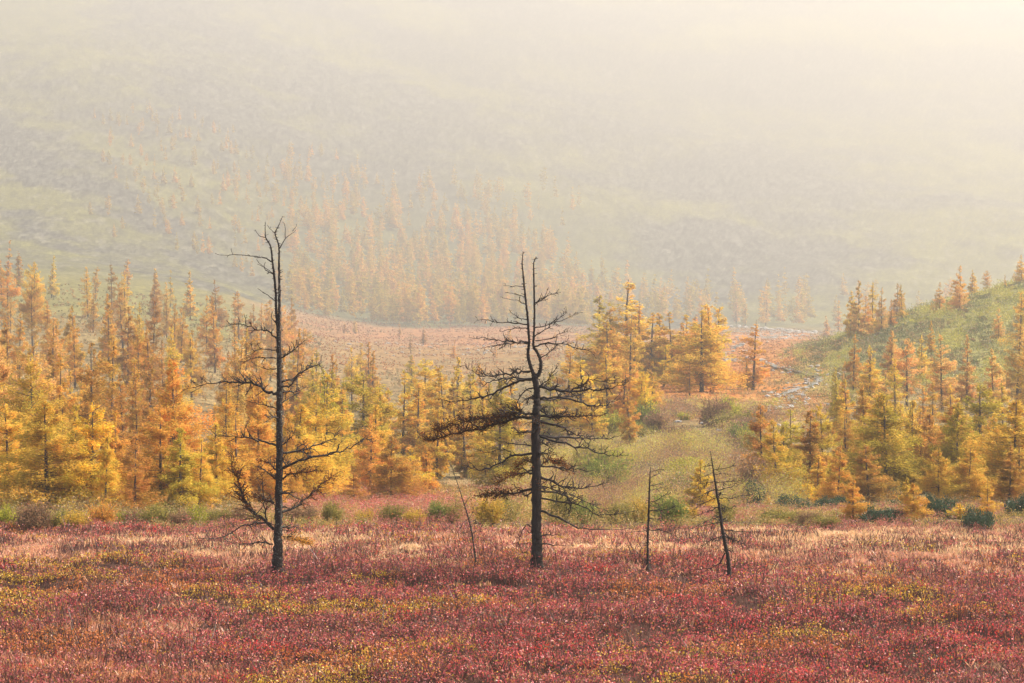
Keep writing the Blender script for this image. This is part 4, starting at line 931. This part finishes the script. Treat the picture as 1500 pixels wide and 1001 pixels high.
# ------------------------------------------------------------------ single bushes
def bush_geo(seed, kind):
    """a bush 1 m high and about 1.2 m wide: (stem mesh, leaf mesh)"""
    rg = np.random.default_rng(seed); T = Tube(); cs, ds, ls = [], [], []
    ns = 22 if kind == 'willow' else 26
    lobes = rg.uniform(0.6, 1.1, 7)
    for i in range(ns):
        a = rg.uniform(0, 6.28); lean = rg.uniform(0.05, 0.62) if kind == 'willow' else rg.uniform(0.2, 0.85)
        h = rg.uniform(0.6, 1.05) * (1 - 0.35 * lean) * lobes[int(a / 6.29 * 7)]
        b0 = np.array([rg.normal() * .08, rg.normal() * .08, -0.1]); e = np.array([math.cos(a) * lean * .75, math.sin(a) * lean * .75, h])
        mid = b0 * .5 + e * .5 + np.array([math.cos(a), math.sin(a), 0]) * (.06 if kind == 'willow' else .14)
        Q = catmull([b0, mid, e], 5); T.add(Q, np.linspace(.014, .004, len(Q)), 4)
        m = 190 if kind == 'willow' else 230
        s = rg.uniform(.22 if kind == 'willow' else .3, 1.0, m); k = np.clip((s * (len(Q) - 1)).astype(int), 0, len(Q) - 1)
        cs.append(Q[k] + rg.normal(size=(m, 3)) * (.085 if kind == 'willow' else .075)); t = unit(Q[-1] - Q[-2])
        ds.append(unit(t * (.6 if kind == 'willow' else 1.1) + rg.normal(size=(m, 3)) * .5 + [0, 0, .3])); ls.append(rg.uniform(.6, 1.3, m))
    c = np.concatenate(cs); d = np.concatenate(ds); l = np.concatenate(ls); c[:, 2] = np.maximum(c[:, 2], .02)
    ql, qw = (.06, .034) if kind == 'willow' else (.085, .028)
    Q = make_quads(c, d, l * ql, l * qw, unit(rg.normal(size=c.shape)))
    return T.mesh('bush_stems'), quads_mesh('bush_leaves', Q, np.clip(rg.normal(.5, .25, len(c)), 0, 1))
WIL = [bush_geo(500 + i, 'willow') for i in range(4)]; PIN = [bush_geo(520 + i, 'pine') for i in range(4)]
BUSHC = {'lime': (.36, .35, .045), 'yellow': (.50, .34, .055), 'olive': (.27, .23, .06), 'brown': (.27, .165, .09), 'green': (.20, .23, .055), 'orange': (.58, .30, .06)}
nb_ = [0]
def bush(px, base, top, wpx, hue, label, kind='willow', group=None):
    D = locate(px, base, 68); u = D / F; x = (px - 750) * u; z = float(ground(x, D)); H = (base - top) * u; Wd = wpx * u
    st, lf = (WIL if kind == 'willow' else PIN)[nb_[0] % 4]
    r = empty('willow_bush' if kind == 'willow' else 'dwarf_pine', (x, D, z), nb_[0] * 1.7); r.scale = (Wd / 0.85, Wd / 0.85, H * (1.3 if kind == 'pine' else 1.0 + .35 * ((nb_[0] * 37) % 10) / 10))
    link_mesh('stems', st, M_TWIG, r); l = link_mesh('foliage', lf, M_LEAF if kind == 'willow' else M_PINE, r)
    l.color = (*(BUSHC[hue] if kind == 'willow' else (.045, .085, .035)), 1)
    tag(r, label, 'bush' if kind == 'willow' else 'dwarf pine', group or ('bushes along the far edge of the bog' if kind == 'willow' else 'green dwarf pines before the right wood')); nb_[0] += 1
for px, bs, tp, w, hue, lb in [
 (8, 778, 735, 40, 'lime', 'yellow-green bush at the very left edge of the bog'), (52, 780, 742, 55, 'brown', 'brown twiggy bush second from the left edge'),
 (85, 782, 748, 45, 'olive', 'olive bush below the broad golden larch'), (112, 780, 745, 45, 'yellow', 'yellow bush below the brightest yellow larch'),
 (150, 776, 738, 40, 'orange', 'orange bush in front of the low slim golden larch'), (178, 775, 755, 22, 'lime', 'very small yellow-green bush between an orange and a brown bush'),
 (196, 773, 745, 34, 'brown', 'brown bush at the foot of the thin half-bare larch'), (228, 774, 742, 56, 'olive', 'wide olive bush left of the brightest lime bush'),
 (264, 772, 748, 30, 'brown', 'brown bush squeezed between olive and brightest lime bush'), (288, 773, 740, 32, 'lime', 'brightest lime bush, below the bushy larch with low skirts'),
 (318, 772, 742, 40, 'olive', 'olive bush behind the low left limbs of the tallest snag'), (352, 770, 745, 40, 'brown', 'brown bush just left of the tallest snag foot'),
 (440, 768, 738, 50, 'brown', 'brown bush just right of the tallest snag foot'), (486, 765, 733, 32, 'olive', 'round dark olive bush alone on pink heath'),
 (533, 770, 748, 26, 'yellow', 'small yellow bush right of the round dark olive one'), (573, 768, 738, 40, 'olive', 'olive and yellow bush below the small dark rusty larch'),
 (606, 770, 745, 36, 'yellow', 'yellow bush left of the thin leaning dead sapling'), (640, 768, 740, 36, 'green', 'green bush close left of the thin leaning dead sapling'),
 (664, 767, 735, 34, 'olive', 'olive bush behind the thin leaning dead sapling'), (715, 768, 728, 46, 'yellow', 'yellow bush right of the thin leaning dead sapling'),
 (742, 766, 724, 44, 'olive', 'dark olive bush left of the stout snag stem'), (820, 768, 728, 46, 'olive', 'dark olive bush right of the stout snag stem'),
 (858, 768, 732, 50, 'green', 'green bush behind the low right limbs of the stout snag'), (905, 768, 736, 48, 'olive', 'olive bush left of the short straight snag'),
 (935, 766, 735, 40, 'yellow', 'yellow bush touching the short straight snag'), (978, 768, 728, 52, 'green', 'dark green bush right of the short straight snag'),
 (1008, 766, 738, 34, 'yellow', 'yellow bush left of the leaning snag'), (1062, 764, 738, 36, 'olive', 'olive bush behind the leaning snag stem'),
 (1140, 768, 748, 60, 'olive', 'low olive bush on pink heath right of the leaning snag'), (1185, 770, 752, 40, 'brown', 'low brown bush left of the bright orange sapling'),
 (1212, 772, 752, 40, 'olive', 'low olive bush touching the bright orange sapling')]: bush(px, bs, tp, w, hue, lb)
for px, bs, tp, w, lb in [
 (1286, 772, 745, 36, 'dwarf pine right beside the bright orange sapling'), (1310, 764, 745, 24, 'small dwarf pine left of the round orange sapling'), (1372, 760, 728, 38, 'large round dwarf pine right of the round orange sapling'),
 (1433, 782, 748, 38, 'nearest large dwarf pine, left of the plump orange sapling'), (1212, 750, 728, 28, 'dwarf pine behind the small golden larch'), (1235, 748, 726, 24, 'dwarf pine behind the bright orange sapling'),
 (1155, 748, 726, 34, 'dwarf pine below the greenish larch of the right wood'), (1106, 738, 708, 30, 'dwarf pine at the far left end of the right wood'), (1494, 758, 728, 34, 'dwarf pine at the right edge of the picture'),
 (1424, 738, 712, 24, 'dwarf pine behind the tiny yellow larch'), (1318, 748, 730, 24, 'dwarf pine half hidden behind the golden sapling'), (1180, 752, 735, 22, 'little dwarf pine under the very small yellow larch')]: bush(px, bs, tp, w, 'green', lb, 'pine')

# brush one can tell apart on the valley floor
k_ = 0
for i in range(400):
    if k_ >= 46: break
    px = rng.uniform(860, 1110); bs = rng.uniform(610, 738)
    if abs(px - 960) > 150 and bs > 690: continue
    if min(abs(px - 950), abs(px - 1045)) < 38 and bs > 640: continue
    hue = ['lime', 'olive', 'brown', 'green', 'brown', 'olive'][k_ % 6]; D = locate(px, bs); w = rng.uniform(40, 85) * 110 / D; h = w * rng.uniform(.55, .85)
    nm = {'lime': 'yellow-green', 'olive': 'olive', 'brown': 'grey-brown', 'green': 'green'}[hue]
    bush(px, bs, bs - h, w, hue, f"{nm} brush on the valley floor, top {num(px / 15)} percent across and {num((bs - h) / 10.01)} percent down", group='brush on the valley floor'); k_ += 1

# ------------------------------------------------------------------ stream and its pale stones
def stream():
    m, t, out = new_mat('stream_water'); b = N(t, 'ShaderNodeBsdfPrincipled'); b.inputs['Base Color'].default_value = (.10, .10, .09, 1); b.inputs['Roughness'].default_value = .12
    nz = N(t, 'ShaderNodeTexNoise'); nz.inputs['Scale'].default_value = 2.0; tc = N(t, 'ShaderNodeTexCoord'); t.links.new(tc.outputs['Object'], nz.inputs['Vector'])
    bp = N(t, 'ShaderNodeBump'); bp.inputs['Strength'].default_value = .5; t.links.new(nz.outputs['Fac'], bp.inputs['Height']); t.links.new(bp.outputs[0], b.inputs['Normal']); t.links.new(b.outputs[0], out.inputs['Surface'])
    P = [(1150, 655), (1120, 640), (1085, 625), (1050, 617), (1075, 610), (1140, 600), (1165, 590), (1150, 578), (1190, 565), (1200, 553), (1150, 540), (1105, 530), (1060, 520), (1085, 505), (1130, 494), (1165, 487), (1120, 482), (1040, 478)]
    pts = []
    for px, py in P: D = locate(px, py); pts.append([(px - 750) * D / F, D])
    Q = catmull(np.c_[np.array(pts), np.zeros(len(pts))], 8)[:, :2]; d = unit(np.gradient(Q, axis=0)); nrm = np.c_[-d[:, 1], d[:, 0]]
    w = (0.15 + 0.9 * noise(np.arange(len(Q)) * .5, np.zeros(len(Q)), 5)) * (Q[:, 1] / 240)
    V = [Q + nrm * (w * k)[:, None] for k in (-1, -.4, .4, 1)]
    G = np.stack(V, 1); Z = ground(G[..., 0], G[..., 1]); Z[:] = Z.mean(1, keepdims=True) + .12
    o = link_mesh('stream', grid_mesh('stream', np.concatenate([G, Z[..., None]], -1)), m); tag(o, kind='structure')
    # pale stones along it
    co, F_ = [], []; rg = np.random.default_rng(3); nv = 0
    ico = bpy.data.meshes.new('tmp'); import bmesh
    bm = bmesh.new(); bmesh.ops.create_icosphere(bm, subdivisions=1, radius=1); iv = np.array([v.co[:] for v in bm.verts]); fi = np.array([[v.index for v in f.verts] for f in bm.faces]); bm.free(); bpy.data.meshes.remove(ico)
    spots = []
    for i in range(480):
        k = rg.integers(0, len(Q)); off = rg.normal() * (1.0 + w[k] * 1.6); spots.append((Q[k] + nrm[k] * off, rg.uniform(.07, .24) * (Q[k, 1] / 170)))
    for i in range(330):                                                    # bare gravel bar in front of the far mountain
        px = rg.normal(1130, 45); yo = rg.uniform(400, 520); y = float(W(yo)); spots.append((np.array([(px - 750) * y / F, y]), rg.uniform(.3, .8)))
    for i in range(260):
        px = rg.normal(700, 130); yo = rg.uniform(355, 420); y = float(W(yo)); spots.append((np.array([(px - 750) * y / F, y]), rg.uniform(.25, .7)))
    for p, r in spots:
        v = iv * (1 + rg.normal(size=(len(iv), 1)) * .18) * r * np.array([rg.uniform(.8, 1.6), 1, .65]); v = v + [p[0], p[1], float(ground(p[0], p[1])) + r * .15]
        co.append(v); F_.append(fi + nv); nv += len(v)
    me = bpy.data.meshes.new('stream_stones'); me.from_pydata(np.concatenate(co).tolist(), [], np.concatenate(F_).tolist()); me.update()
    o = link_mesh('stream_stones', me, bark_mat('pale_stone', (.20, .185, .17, 1), (.48, .45, .41, 1), 1.5)); tag(o, 'pale stones strewn along the stream', kind='stuff')
stream()
